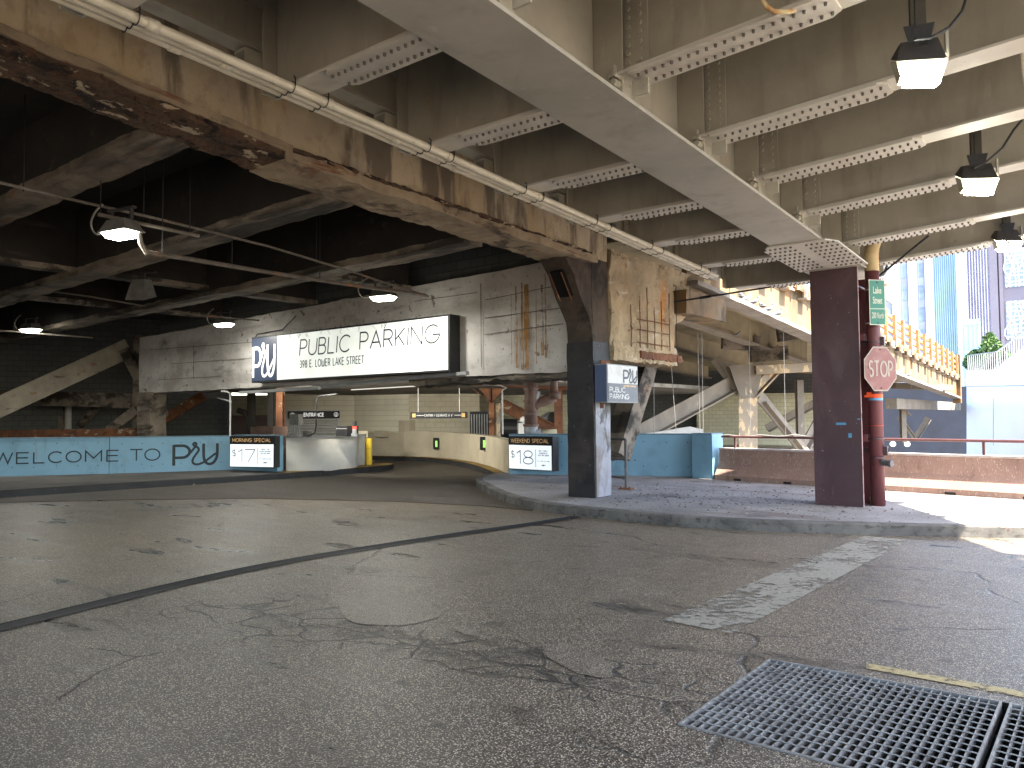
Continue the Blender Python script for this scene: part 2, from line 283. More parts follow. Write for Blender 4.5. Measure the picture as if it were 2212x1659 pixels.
M['grate'] = mat('galvanised_grate', (.35, .34, .32), (.19, .18, .17), 6, .42, metal=.15, bump=.2, layers=[((.10, .09, .08), (14, 14, 14), .60, .68, 5, .7)])
M['pit'] = mat('pit_debris', (.05, .045, .038), (.022, .02, .018), 8, .95, bump=1., bs=30, bd=.03, layers=[((.16, .15, .14), (18, 18, 18), .6, .66, 5, .8)])
M['white_conc'] = mat('white_stair_wall', (.80, .80, .80), (.74, .74, .74), .4, .8, bump=.1)
M['tower_stone'] = mat('tower_pale_stone', (.56, .56, .62), (.50, .50, .56), .05, .8, bump=0)
M['tower_glass'] = mat('tower_window_glass', (.14, .19, .28), (.30, .34, .40), .5, .15, bump=0, spec=.8)
M['tower_spandrel'] = mat('tower_spandrel', (.38, .38, .43), (.30, .30, .34), .3, .5, bump=0)
M['teal'] = mat('teal_glass', (.34, .50, .56), (.28, .44, .5), .08, .2, bump=0, spec=.8)
M['teal_fin'] = mat('teal_fin', (.70, .85, .90), None, .3, .4, bump=0)
M['pale_glass'] = mat('pale_glass', (.42, .62, .68), (.34, .55, .62), .1, .2, bump=0, spec=.8)
M['mauve'] = mat('mauve_facade', (.42, .37, .46), (.36, .31, .40), .1, .6, bump=0)
M['mauve_fin'] = mat('mauve_fin', (.54, .49, .58), None, .1, .6, bump=0)
M['umber'] = mat('umber_facade', (.24, .21, .24), (.20, .175, .2), .1, .5, bump=0)
M['net'] = mat('window_reflection_white', (.72, .76, .78), None, .1, .5, bump=0)
M['leaf'] = mat('leaf_green', (.05, .10, .03), (.03, .065, .02), 3, .6, bump=0)
M['leaf2'] = mat('leaf_green_light', (.085, .15, .04), (.05, .10, .025), 3, .6, bump=0)
M['twig'] = mat('twig', (.12, .09, .06), None, 3, .8, bump=0)
M['pg_dark'] = mat('pigeon_slate', (.06, .065, .08), (.10, .105, .125), 30, .6, bump=.1)
M['pg_pale'] = mat('pigeon_pale', (.42, .43, .46), (.10, .105, .12), 22, .6, bump=.1)
M['beak'] = mat('pigeon_beak', (.12, .10, .09), None, 3, .5, bump=0)
M['leg_red'] = mat('pigeon_leg', (.35, .08, .07), None, 3, .6, bump=0)
M['stone'] = mat('rock', (.35, .27, .2), (.22, .16, .12), 9, .9, bump=.5)
M['line_white'] = worn_paint('worn_white_line', (.33, .305, .25), .41, .51, 12)
M['line_yellow'] = worn_paint('worn_yellow_line', (.50, .40, .20), .40, .50, 11)

# ------------------------------------------------------------------ mesh builder
class MB:
    def __init__(s): s.v = []; s.f = []
    def add(s, vs, fs):
        o = len(s.v); s.v += [Vector(v) for v in vs]; s.f += [tuple(i+o for i in f) for f in fs]; return s
    def box(s, x0, x1, y0, y1, z0, z1, fn=None):
        vs = [Vector((x, y, z)) for x in (x0, x1) for y in (y0, y1) for z in (z0, z1)]
        if fn: vs = [fn(v) for v in vs]
        return s.add(vs, [(0, 1, 3, 2), (4, 6, 7, 5), (0, 4, 5, 1), (2, 3, 7, 6), (0, 2, 6, 4), (1, 5, 7, 3)])
    def rbox(s, x0, x1, y0, y1, z0, z1, res=.1, amp=.02, fr=4., fn=None, amp2=0, fr2=1., seed=0):
        """box of fine cells with a rough broken surface"""
        lo = (x0, y0, z0); hi = (x1, y1, z1); n = [max(1, min(260, int(round((hi[i]-lo[i])/res)))) for i in range(3)]
        key = {}
        def vid(i, j, k):
            q = (i, j, k)
            if q not in key:
                p = Vector([lo[a]+(hi[a]-lo[a])*q[a]/n[a] for a in range(3)])
                d = noise.noise_vector(p*fr+Vector((seed, 0, 0)))*amp
                if amp2: d += noise.noise_vector(p*fr2+Vector((seed, 9, 0)))*amp2
                p = p+d
                if fn: p = fn(p)
                key[q] = len(s.v); s.v.append(p)
            return key[q]
        for a in range(3):
            b, c = (a+1) % 3, (a+2) % 3
            for side in (0, n[a]):
                for i in range(n[b]):
                    for j in range(n[c]):
                        q = []
                        for di, dj in ((0, 0), (1, 0), (1, 1), (0, 1)):
                            t = [0, 0, 0]; t[a] = side; t[b] = i+di; t[c] = j+dj; q.append(vid(*t))
                        s.f.append(tuple(q if side else q[::-1]))
        return s
    def prism(s, poly, ax, a, b, fn=None):
        """polygon in the two other axes, extruded along axis ax from a to b"""
        def mk(p, t):
            q = [0, 0, 0]; o = [i for i in range(3) if i != ax]; q[ax] = t; q[o[0]] = p[0]; q[o[1]] = p[1]
            return fn(Vector(q)) if fn else Vector(q)
        n = len(poly)
        vs = [mk(p, a) for p in poly]+[mk(p, b) for p in poly]
        return s.add(vs, [tuple(range(n))[::-1], tuple(range(n, 2*n))]+[(i, (i+1) % n, n+(i+1) % n, n+i) for i in range(n)])
    def tube(s, pts, r, n=8, cap=True):
        pts = [Vector(p) for p in pts]; rs = r if isinstance(r, (list, tuple)) else [r]*len(pts)
        up = None; o = len(s.v)
        for i, p in enumerate(pts):
            t = (pts[min(i+1, len(pts)-1)]-pts[max(i-1, 0)]).normalized()
            if up is None: up = t.orthogonal().normalized()
            a = (up-t*up.dot(t)).normalized(); up = a; b = t.cross(a)
            for j in range(n): s.v.append(p+(a*cos(2*pi*j/n)+b*sin(2*pi*j/n))*rs[i])
        for i in range(len(pts)-1):
            for j in range(n):
                s.f.append((o+i*n+j, o+i*n+(j+1) % n, o+(i+1)*n+(j+1) % n, o+(i+1)*n+j))
        if cap: s.f.append(tuple(o+j for j in range(n))[::-1]); s.f.append(tuple(o+(len(pts)-1)*n+j for j in range(n)))
        return s
    def bar(s, p, q, w_, h_, up=(0, 0, 1)):
        p, q = Vector(p), Vector(q); t = (q-p).normalized(); u = Vector(up); a = t.cross(u)
        if a.length < 1e-3: a = t.cross(Vector((1, 0, 0)))
        a.normalize(); b = a.cross(t); vs = []
        for e in (p, q):
            for i, j in ((-1, -1), (1, -1), (1, 1), (-1, 1)): vs.append(e+a*(i*w_/2)+b*(j*h_/2))
        return s.add(vs, [(0, 3, 2, 1), (4, 5, 6, 7), (0, 1, 5, 4), (1, 2, 6, 5), (2, 3, 7, 6), (3, 0, 4, 7)])
    def bolt(s, p, n, r=.017, h=.022, k=6):
        p = Vector(p); n = Vector(n).normalized(); return s.tube([p, p+n*h], [r, r*.85], k)
    def ibeam(s, p, q, w_, h_, tw=.02, tf=.03):
        """I section between two points, web upright; p and q are on the bottom flange's centre line"""
        p, q = Vector(p), Vector(q); z = Vector((0, 0, 1))
        s.bar(p+z*tf/2, q+z*tf/2, w_, tf); s.bar(p+z*h_/2, q+z*h_/2, tw, h_-2*tf-.002); s.bar(p+z*(h_-tf/2), q+z*(h_-tf/2), w_, tf)
        return s

def thing(name, label, cat, loc=(0, 0, 0), rotz=0., group=None):
    o = bpy.data.objects.new(name, None); C.objects.link(o); o.empty_display_size = .2
    o.location = loc; o.rotation_euler = (0, 0, rotz); o['label'] = label; o['category'] = cat
    if group: o['group'] = group
    return o
def root_of(p):
    while p.parent: p = p.parent
    return p
def part(name, mb, m, parent=None, world=False, smooth=False, label=None, m2=None):
    me = bpy.data.meshes.new(name); vs = mb.v
    if parent and world:
        r = root_of(parent)
        mi = (Matrix.Translation(r.location) @ r.rotation_euler.to_matrix().to_4x4()).inverted(); vs = [mi @ v for v in vs]
    me.from_pydata([tuple(v) for v in vs], [], mb.f); me.validate()
    me.materials.append(M[m] if isinstance(m, str) else m)
    if m2:
        me.materials.append(M[m2[0]])
        for p in me.polygons[m2[1]:]: p.material_index = 1
    if smooth:
        for p in me.polygons: p.use_smooth = True
    o = bpy.data.objects.new(name, me); C.objects.link(o); o.parent = parent
    if label: o['label'] = label
    return o
def part_each(name, mb, m, parent=None, world=False, smooth=False):
    '''one child object for every separate piece'''
    par = list(range(len(mb.v)))
    def find(i):
        while par[i] != i: par[i] = par[par[i]]; i = par[i]
        return i
    for f in mb.f:
        a = find(f[0])
        for i in f[1:]: par[find(i)] = a
    groups = {}
    for f in mb.f: groups.setdefault(find(f[0]), []).append(f)
    out = []
    for fs in groups.values():
        ids = sorted({i for f in fs for i in f}); mp = {i: j for j, i in enumerate(ids)}
        q = MB(); q.v = [mb.v[i] for i in ids]; q.f = [tuple(mp[i] for i in f) for f in fs]; out.append(part(name, q, m, parent, world, smooth))
    return out
def whole(name, mb, m, label, cat, group=None, smooth=False, origin=None):
    """a thing that is a single mesh"""
    if origin is not None:
        og = Vector(origin); mb.v = [v-og for v in mb.v]
    o = part(name, mb, m, smooth=smooth)
    if origin is not None: o.location = origin
    o['label'] = label; o['category'] = cat
    if group: o['group'] = group
    return o
def struct(name, mb, m, kind='structure'):
    o = part(name, mb, m); o['kind'] = kind; return o
def dup(root, loc, label, rotz=None):
    r = root.copy(); C.objects.link(r); r.location = loc; r['label'] = label
    if rotz is not None: r.rotation_euler = (0, 0, rotz)
    for ch in list(root.children):
        c = ch.copy(); C.objects.link(c); c.parent = r
        for g in ch.children:
            d = g.copy(); C.objects.link(d); d.parent = c
    return r

# ------------------------------------------------------------------ lettering (thin geometric strokes)
def arc(cx, cy, rx, ry, a0, a1, n=14):
    return [(cx+rx*cos(radians(a0+(a1-a0)*i/n)), cy+ry*sin(radians(a0+(a1-a0)*i/n))) for i in range(n+1)]
GL = {
 ' ': (.35, []), 'A': (.8, [[(0, 0), (.4, 1), (.8, 0)], [(.15, .34), (.65, .34)]]),
 'B': (.62, [[(0, 0), (0, 1), (.33, 1)]+arc(.33, .77, .23, .23, 90, -90)+[(0, .54)], [(.33, .54)]+arc(.35, .27, .27, .27, 90, -90)+[(0, 0)]]),
 'C': (.85, [arc(.48, .5, .48, .5, 45, 315)]), 'D': (.75, [[(0, 0), (0, 1), (.3, 1)]+arc(.3, .5, .45, .5, 90, -90)+[(0, 0)]]),
 'E': (.58, [[(.58, 1), (0, 1), (0, 0), (.58, 0)], [(0, .52), (.54, .52)]]), 'F': (.55, [[(.55, 1), (0, 1), (0, 0)], [(0, .5), (.5, .5)]]),
 'G': (.9, [arc(.48, .5, .48, .5, 45, 345)+[(.94, .46), (.5, .46)]]), 'H': (.7, [[(0, 0), (0, 1)], [(.7, 0), (.7, 1)], [(0, .5), (.7, .5)]]),
 'I': (.06, [[(.03, 0), (.03, 1)]]), 'K': (.65, [[(0, 0), (0, 1)], [(.62, 1), (0, .38)], [(.2, .58), (.65, 0)]]), 'L': (.52, [[(0, 1), (0, 0), (.52, 0)]]),
 'M': (.88, [[(0, 0), (0, 1), (.44, .32), (.88, 1), (.88, 0)]]), 'N': (.74, [[(0, 0), (0, 1), (.74, 0), (.74, 1)]]),
 'O': (.98, [arc(.49, .5, .49, .5, 90, 450, 24)]), 'P': (.6, [[(0, 0), (0, 1), (.33, 1)]+arc(.33, .73, .27, .27, 90, -90)+[(0, .46)]]),
 'R': (.64, [[(0, 0), (0, 1), (.33, 1)]+arc(.33, .73, .27, .27, 90, -90)+[(0, .46)], [(.33, .46), (.64, 0)]]),
 'S': (.58, [arc(.29, .75, .27, .25, 35, 270)[:-1]+arc(.29, .25, .29, .25, 90, -145)]), 'T': (.7, [[(0, 1), (.7, 1)], [(.35, 1), (.35, 0)]]),
 'U': (.7, [[(0, 1), (0, .35)]+arc(.35, .35, .35, .35, 180, 360)+[(.7, 1)]]), 'V': (.78, [[(0, 1), (.39, 0), (.78, 1)]]),
 'W': (1.15, [[(0, 1), (.29, 0), (.575, .95), (.86, 0), (1.15, 1)]]), 'X': (.7, [[(0, 0), (.7, 1)], [(0, 1), (.7, 0)]]), 'Y': (.74, [[(0, 1), (.37, .45), (.74, 1)], [(.37, .45), (.37, 0)]]),
 '0': (.66, [arc(.33, .5, .33, .5, 90, 450, 20)]), '1': (.3, [[(0, .8), (.24, 1), (.24, 0)]]), '2': (.6, [arc(.3, .7, .3, .3, 160, -30)+[(0, 0), (.62, 0)]]),
 '3': (.6, [arc(.28, .75, .26, .25, 140, -90)[:-1]+arc(.28, .26, .3, .26, 90, -140)]), '6': (.62, [arc(.31, .31, .31, .31, 0, 360, 20), [(.04, .42), (.42, 1)]]),
 '7': (.62, [[(0, 1), (.62, 1), (.2, 0)]]), '8': (.64, [arc(.32, .75, .27, .25, 90, 450, 18), arc(.32, .25, .32, .25, 90, 450, 18)]),
 '9': (.62, [arc(.31, .69, .31, .31, 0, 360, 20), [(.58, .58), (.2, 0)]]), '$': (.56, [arc(.28, .72, .27, .22, 35, 270)[:-1]+arc(.28, .26, .28, .24, 90, -145), [(.28, 1.12), (.28, -.12)]]),
 '.': (.1, [[(.02, 0), (.02, .09)]]), '/': (.5, [[(0, 0), (.5, 1)]]), '-': (.4, [[(0, .48), (.4, .48)]]), "'": (.12, [[(.06, 1), (.03, .78)]]),
 'w': (.95, [[(0, 1), (0, .22)]+arc(.22, .22, .22, .22, 180, 270, 4)+[(.73, 0)]+arc(.73, .22, .22, .22, -90, 0, 4)+[(.95, 1)], [(.475, .75), (.475, 0)]]),
 '4': (.62, [[(.5, 0), (.5, 1), (0, .3), (.64, .3)]]), '5': (.6, [[(.55, 1), (.08, 1), (.04, .56)]+arc(.29, .32, .31, .32, 125, -140)])}
_lift = [0]
def ribbon(mb, pts, w_, y):
    _lift[0] = (_lift[0]+1) % 7; y = y-.0006*_lift[0]
    n = len(pts)
    if n < 2: return
    closed = (abs(pts[0][0]-pts[-1][0])+abs(pts[0][1]-pts[-1][1])) < 1e-5 and n > 3
    L, Rr = [], []
    for i in range(n):
        a = pts[(i-1) % (n-1)] if closed and i == 0 else pts[max(i-1, 0)]
        b = pts[1] if closed and i == n-1 else pts[min(i+1, n-1)]
        p = pts[i]
        d1 = Vector((p[0]-a[0], p[1]-a[1])); d2 = Vector((b[0]-p[0], b[1]-p[1]))
        if d1.length < 1e-9: d1 = d2
        if d2.length < 1e-9: d2 = d1
        d1.normalize(); d2.normalize(); t = d1+d2
        t = d1 if t.length < 1e-4 else t.normalized()
        nn = Vector((-t.y, t.x)); c_ = max(.38, nn.dot(Vector((-d1.y, d1.x))))
        o = nn*(w_/2/c_); L.append((p[0]+o.x, y, p[1]+o.y)); Rr.append((p[0]-o.x, y, p[1]-o.y))
    mb.add(L+Rr, [(n+i, n+i+1, i+1, i) for i in range(n-1)])
def write(mb, txt, x, z, h, wd, y=-.004, xs=1., gap=.22, slant=0., shear=0., center=False, width=None):
    tot = sum(GL[c][0]*xs+gap for c in txt)*h-gap*h
    if width: xs = (width/h-gap*(len(txt)-1))/sum(GL[c][0] for c in txt); tot = width
    if center: x -= tot/2
    x0 = x
    for c in txt:
        gw, st = GL[c]
        for s_ in st: ribbon(mb, [(x+p[0]*h*xs+slant*p[1]*h, z+p[1]*h+shear*(x+p[0]*h*xs-x0)) for p in s_], wd, y)
        x += (gw*xs+gap)*h
    return x
def spline(P, n=6):
    out = []; Q = [P[0]]+P+[P[-1]]
    for i in range(1, len(Q)-2):
        for j in range(n):
            t = j/n; a, b, c, d = Q[i-1], Q[i], Q[i+1], Q[i+2]
            out.append(tuple(.5*((2*b[e])+(-a[e]+c[e])*t+(2*a[e]-5*b[e]+4*c[e]-d[e])*t*t+(-a[e]+3*b[e]-3*c[e]+d[e])*t**3) for e in (0, 1)))
    return out+[P[-1]]
def emblem(mb, x, z, w_, h, thick, y=-.004):
    """P, script r and looped U"""
    kx = w_/1.58
    def T(P): return [(x+a*kx, z+b*h) for a, b in P]
    ribbon(mb, T([(.05, 0), (.05, .93)]), thick*1.05, y)
    ribbon(mb, T([(.05, .89), (.33, .89)]+arc(.33, .62, .25, .27, 80, -80, 10)+[(.30, .35), (.05, .35)]), thick, y)
    ribbon(mb, T(spline([(.38, .34), (.55, .50), (.70, .72), (.78, .88), (.80, .97), (.75, 1.01), (.70, .96), (.73, .88), (.86, .78), (.88, .66), (.80, .50), (.70, .30), (.68, .14), (.76, .04), (.90, .04), (1.08, .14), (1.27, .32), (1.47, .52)])), thick*.8, y)
    ribbon(mb, T(spline([(1.05, .97), (1.05, .66), (1.06, .34), (1.12, .12), (1.25, .03), (1.39, .10), (1.49, .30), (1.52, .55), (1.52, .78), (1.52, .97)])), thick, y)
def font_mesh(txt, size, bold=0.):
    cu = bpy.data.curves.new('lettering', 'FONT'); cu.body = txt; cu.size = size; cu.offset = bold; cu.resolution_u = 4
    o = bpy.data.objects.new('tmp', cu); C.objects.link(o); bpy.context.view_layer.update()
    me = bpy.data.meshes.new_from_object(o.evaluated_get(bpy.context.evaluated_depsgraph_get()))
    mb = MB(); mb.add([(v.co.x, 0, v.co.y) for v in me.vertices], [tuple(p.vertices) for p in me.polygons])
    bpy.data.objects.remove(o); return mb
def place_font(mb, x, z, xs=1., y=-.004, center=True, width=None):
    x0 = min(v.x for v in mb.v); x1 = max(v.x for v in mb.v)
    if width: xs = width/(x1-x0)
    for v in mb.v: v.x = x+(v.x-((x0+x1)/2 if center else x0))*xs; v.z = v.z+z; v.y = y
    return mb
def face_to(p0, p1): return atan2(p1[1]-p0[1], p1[0]-p0[0])

# ================================================================== GROUND
GX0, GX1, GY0, GY1 = -1.86, .80, 3.74, 5.10          # opening under the two grates
mb = MB()
xs = [-45, GX0, GX1, 45]; ys = [-60, GY0, GY1, 17.3]
vid = {(i, j): i*4+j for i in range(4) for j in range(4)}
mb.add([(x, y, 0) for x in xs for y in ys], [(vid[i, j], vid[i+1, j], vid[i+1, j+1], vid[i, j+1]) for i in range(3) for j in range(3) if (i, j) != (1, 1)])
mb.add([(-45, 17.3, 0), (-11.6, 17.3, 0), (-11.6, 40, 0), (-45, 40, 0), (-11.6, 17.3, -4.2), (-11.6, 40, -4.2), (45, 17.3, 0), (45, 17.3, -4.2)], [(0, 1, 2, 3), (1, 4, 5, 2), (1, 6, 7, 4)])
struct('road', mb, 'road')
mb = MB(); mb.add([(-700, -500, -4.1), (700, -500, -4.1), (700, 900, -4.1), (-700, 900, -4.1)], [(0, 1, 2, 3)]); struct('ground', mb, mat('lower_ground', (.16, .15, .14), (.10, .095, .09), .3, .9, bump=0))
mb = MB()
mb.add([(GX0, GY0, 0), (GX1, GY0, 0), (GX1, GY1, 0), (GX0, GY1, 0), (GX0, GY0, -.45), (GX1, GY0, -.45), (GX1, GY1, -.45), (GX0, GY1, -.45)],
       [(0, 4, 5, 1), (1, 5, 6, 2), (2, 6, 7, 3), (3, 7, 4, 0)])
struct('drain_pit', mb, 'pit')
mb = MB(); n = 40
for i in range(n+1):
    for j in range(n+1):
        x = GX0+(GX1-GX0)*i/n; y = GY0+(GY1-GY0)*j/n
        mb.v.append(Vector((x, y, -.36+.28*max(0, 1-(y-GY0)/.55)**1.5+.09*noise.noise((x*4, y*4, 0))+.04*noise.noise((x*15, y*15, 2)))))
mb.f = [(i*(n+1)+j, (i+1)*(n+1)+j, (i+1)*(n+1)+j+1, i*(n+1)+j+1) for i in range(n) for j in range(n)]
o = struct('pit_debris', mb, 'pit', 'stuff')

def sheet(name, pts, m, z=.004):
    mb = MB(); mb.add([(p[0], p[1], z) for p in pts], [tuple(range(len(pts)))]); return struct(name, mb, m)
def raised(name, pts, m, z=.15):
    mb = MB(); n = len(pts)
    mb.add([(p[0], p[1], z) for p in pts]+[(p[0], p[1], -.05) for p in pts], [tuple(range(n))]+[(i, n+i, n+(i+1) % n, (i+1) % n) for i in range(n)])
    return struct(name, mb, m)
def smooth_path(P, n=6): return spline([(p[0], p[1]) for p in P], n)
# ramp driveway, a darker paving than the lane
drv = [(-18.6, 3.0), (-9.9, 3.4), (-9.6, 7.5)]
dl = [G(0, 1086), G(280, 1080), G(560, 1077), G(840, 1083), G(1040, 1093), G(1150, 1104)]
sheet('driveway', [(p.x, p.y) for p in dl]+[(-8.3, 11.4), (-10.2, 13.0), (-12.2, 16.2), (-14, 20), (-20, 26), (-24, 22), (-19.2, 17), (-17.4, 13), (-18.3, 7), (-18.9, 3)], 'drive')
mb = MB()
for (p, q) in zip(dl[:-1], dl[1:]): mb.bar(Vector((p.x, p.y, .006)), Vector((q.x, q.y, .006)), .07, .004)
struct('paving_seam', mb, mat('tar_seam', (.09, .06, .035), (.05, .035, .025), 3, .8))

# traffic island under the columns
isl = smooth_path([(-12.75, 15.6), (-12.45, 14.7), (-11.75, 13.7), (-10.7, 12.75), (-9.5, 11.75), (-8.3, 10.95), (-7.26, 10.57), (-6.0, 10.4), (-4.8, 10.34), (-3.36, 10.69), (-1, 11.79), (3, 14.2), (9, 18)])
inset = []
for i, p in enumerate(isl):
    a = isl[max(0, i-1)]; b = isl[min(len(isl)-1, i+1)]; t = Vector((b[0]-a[0], b[1]-a[1])).normalized(); inset.append((p[0]-t.y*.16, p[1]+t.x*.16))
raised('sidewalk', inset+[(9, 20), (-7.2, 18), (-12.6, 17)], 'walk', .15)
def kerb(name, outer, inner, m, z=.153):
    mb = MB(); n = len(outer)
    for i in range(n):
        o_, q = outer[i], inner[i]; w1 = .012*noise.noise((o_[0]*3, o_[1]*3, 0))
        mb.v += [Vector((o_[0], o_[1], -.03)), Vector((o_[0]+w1, o_[1]+w1, z-.02)), Vector((o_[0]*.85+q[0]*.15, o_[1]*.85+q[1]*.15, z)), Vector((q[0], q[1], z))]
    for i in range(n-1):
        for j in range(3): a = i*4+j; mb.f.append((a, a+4, a+5, a+1))
    return struct(name, mb, m)
kerb('kerb', isl, inset, 'kerb')
# left sidewalk with its black kerb and the yellow nose of the booth island
lk = smooth_path([(-19.2, -6), (-18.7, 0), (-18.45, 4), (-18.4, 6.3), (-18.05, 9.0), (-17.55, 12.2), (-17.35, 14.2), (-17.45, 15.9), (-17.75, 16.75), (-18.3, 17.1), (-19.0, 17.0)])
li = []
for i, p in enumerate(lk):
    a = lk[max(0, i-1)]; b = lk[min(len(lk)-1, i+1)]; t = Vector((b[0]-a[0], b[1]-a[1])).normalized(); li.append((p[0]-t.y*.16, p[1]+t.x*.16))
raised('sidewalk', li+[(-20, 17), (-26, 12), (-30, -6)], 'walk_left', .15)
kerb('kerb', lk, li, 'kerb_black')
mb = MB(); pts = [q for q in lk if q[1] > 12.2]
inn = [(-18.3, 12.9), (-18.2, 15), (-18.6, 16.6)]
mb.add([(p[0]+(-.02 if p[1] < 16.5 else 0), p[1], .158) for p in pts]+[(q[0], q[1], .158) for q in reversed(inn)], [tuple(range(len(pts)+3))])
struct('yellow_kerb_paint', mb, 'kerb_yellow')
random.seed(11); mb = MB(); mb2 = MB()
for i in range(900):
    x = random.gauss(-5.2, 1.5) if i % 3 else random.uniform(-11, -1); y = random.gauss(13.2, 1.4) if i % 3 else random.uniform(10.9, 16)
    if y < 10.9 or y > 16 or (x < -8 and y < 12.5): continue
    s_ = random.uniform(.008, .028)*(1.4 if i % 17 == 0 else 1); a = random.random()*pi; u_ = Vector((cos(a), sin(a), 0))*s_; v_ = Vector((-sin(a), cos(a), 0))*s_*random.uniform(.3, .8); c = Vector((x, y, .152)); h_ = Vector((0, 0, s_*.5))
    q = mb if i % 4 else mb2
    q.add([c+u_, c+v_, c-u_, c-v_, c+h_], [(0, 1, 4), (1, 2, 4), (2, 3, 4), (3, 0, 4)])
struct('litter', mb, mat('litter_dark', (.06, .045, .04), (.11, .07, .05), 9, .9, bump=0), 'stuff')
struct('litter', mb2, mat('litter_pale', (.5, .48, .45), (.3, .28, .26), 9, .9, bump=0), 'stuff')
# expansion joint
jp = smooth_path([(-6.3, -3), (-6.55, .6), (-6.85, 2.3), (-7.2, 3.9), (-7.36, 5.4), (-7.2, 7.4), (-6.92, 9.2), (-6.8, 10.35)], 8)
mb = MB()
prof = [(-.19, .004), (-.13, .012), (-.11, -.0), (-.05, .016), (0, .003), (.05, .016), (.11, .0), (.13, .012), (.19, .004)]
for i, p in enumerate(jp):
    a = jp[max(0, i-1)]; b = jp[min(len(jp)-1, i+1)]; t = Vector((b[0]-a[0], b[1]-a[1])).normalized()
    for o_, z in prof:
        o2 = o_*.62+(.02*noise.noise((p[1]*2, o_*9, 0)) if abs(o_) > .15 else 0); mb.v.append(Vector((p[0]-t.y*o2, p[1]+t.x*o2, z+.006)))
m_ = len(prof)
for i in range(len(jp)-1):
    for j in range(m_-1): a = i*m_+j; mb.f.append((a, a+1, a+m_+1, a+m_))
struct('expansion_joint', mb, 'rubber')
# old hot mix patches in the broken strip
def blob(name, px, py, ra, rb, ang, m, z, seed):
    c = G(px, py); P = []
    for i in range(40):
        t_ = 2*pi*i/40; q = 1+.22*noise.noise((cos(t_)*1.6, sin(t_)*1.6, seed)); x, y = ra*cos(t_)*q, rb*sin(t_)*q
        P.append((c.x+x*cos(ang)-y*sin(ang), c.y+x*sin(ang)+y*cos(ang)))
    return sheet(name, P, m, z)
blob('asphalt_patch', 838, 1314, .62, .40, -.55, 'patch', .005, 1)
blob('asphalt_patch', 1245, 1424, .36, .17, -.5, 'patch', .005, 4)
blob('asphalt_patch', 1010, 1363, .14, .07, -.5, 'patch', .005, 8)
# painted markings
sheet('stop_line', [(-2.85, 5.55), (-2.27, 5.5), (-2.12, 10.8), (-2.66, 10.86)], 'line_white', .006)
sheet('yellow_line', [(-1.32, 5.36), (-1.30, 5.25), (1.6, 5.20), (1.6, 5.31)], 'line_yellow', .005)

# ================================================================== DRAIN GRATES
def grate(x0, label):
    t = thing('drain_grate', label, 'drain grate', (x0, GY0+.02, 0), 0, 'drain grates in the lane')
    W, L = 1.27, 1.32
    f = MB(); f.box(-.012, 0, 0, L, -.06, .006).box(W, W+.012, 0, L, -.06, .006).box(-.012, W+.012, -.012, 0, -.06, .006).box(-.012, W+.012, L, L+.012, -.06, .006)
    part('frame', f, 'grate', t)
    b = MB(); n = 27
    for i in range(1, n):
        x = W*i/n; b.box(x-.0028, x+.0028, .001, L-.001, -.05, .002)
    part('bearing_bars', b, 'grate', t)
    r = MB(); n = 16
    for i in range(1, n):
        y = L*i/n
        pts = [(W*k_/54+.0005, y, .0035+(.003 if k_ % 2 else 0)) for k_ in range(55)]
        r.tube(pts, .0038, 5)
    part('cross_rods', r, 'grate', t)
    return t
grate(-1.84, 'galvanised steel drain grate set in the asphalt, whole in view, ending the yellow line')
grate(-.51, 'second galvanised drain grate, cut off by the bottom right corner of the photo')

# ================================================================== STEEL DECK OVER THE STREET
def z0(y): return 4.55-.044*y
def zr(x, y): return 4.70-.044*y+.062*(x+3.25)
BT = 1.02
mb = MB(); pl = [(-7.25, -6), (-3.5, -6), (9, -6), (9, .76), (-1.16, 16.75), (-3.5, 16.75), (-4.3, 16.75), (-4.3, 17.4), (-7.25, 17.4)]  # hidden right and far edges shaped to place the sun patch and shade
def zd(x, y): return max(z0(y), zr(x, y) if x > -3.4 else -9)+BT+(.14 if x < -3.4 else 0)
n = len(pl)
mb.add([(p[0], p[1], zd(p[0]+.2 if p[0] == -3.5 else p[0], p[1])) for p in pl]+[(p[0], p[1], zd(p[0], p[1])+.3) for p in pl], [(0, 1, 5, 6, 7, 8), (1, 2, 3, 4, 5), (n, n+1, n+5, n+6, n+7, n+8)[::-1], (n+1, n+2, n+3, n+4, n+5)[::-1]]+[(i, (i+1) % n, n+(i+1) % n, n+i) for i in range(n)])
whole('deck_slab', mb, 'slab', 'concrete deck slab resting on the painted steel beams over the lane', 'bridge deck')

# main girder
t = thing('steel_girder', 'wide painted steel girder running overhead from the top of the photo to the maroon column', 'girder', (-3.5, 12.9, z0(12.9)-.06))
def sh(v): return Vector((v.x, v.y, v.z+z0(v.y)-.06))
part('web', MB().box(-3.515, -3.485, -6, 17.4, .03, 1.2, sh), 'steel', t, True)
part('bottom_flange', MB().box(-3.86, -3.16, -6, 14.6, 0, .035, sh), 'steel2', t, True)
st = MB()
for y in (-1.0, .7, 2.35, 4.02, 5.67, 7.3, 8.8, 10.38, 12.2, 13.2): st.box(-3.48, -3.20, y-.01, y+.01, .036, 1.18, sh); st.box(-3.80, -3.52, y-.01, y+.01, .036, 1.18, sh)
part_each('stiffener', st, 'steel', t, True)
cp = MB()
cp.prism([(-4.02, 11.2), (-3.9, 11.0), (-3.1, 11.0), (-2.98, 11.2), (-2.98, 12.82), (-4.02, 12.82)], 2, -.024, -.002, sh)
for i in range(8):
    for j in list(range(6))+list(range(8, 14)):
        x = -3.97+j*.073; y = 11.12+i*.21
        if abs(x+3.5) < .07: continue
        cp.bolt((x, y, z0(y)-.083), (0, 0, -1), .02, .02)
part('splice_plate', cp, 'flange', t, True, m2=('bolt', 8))

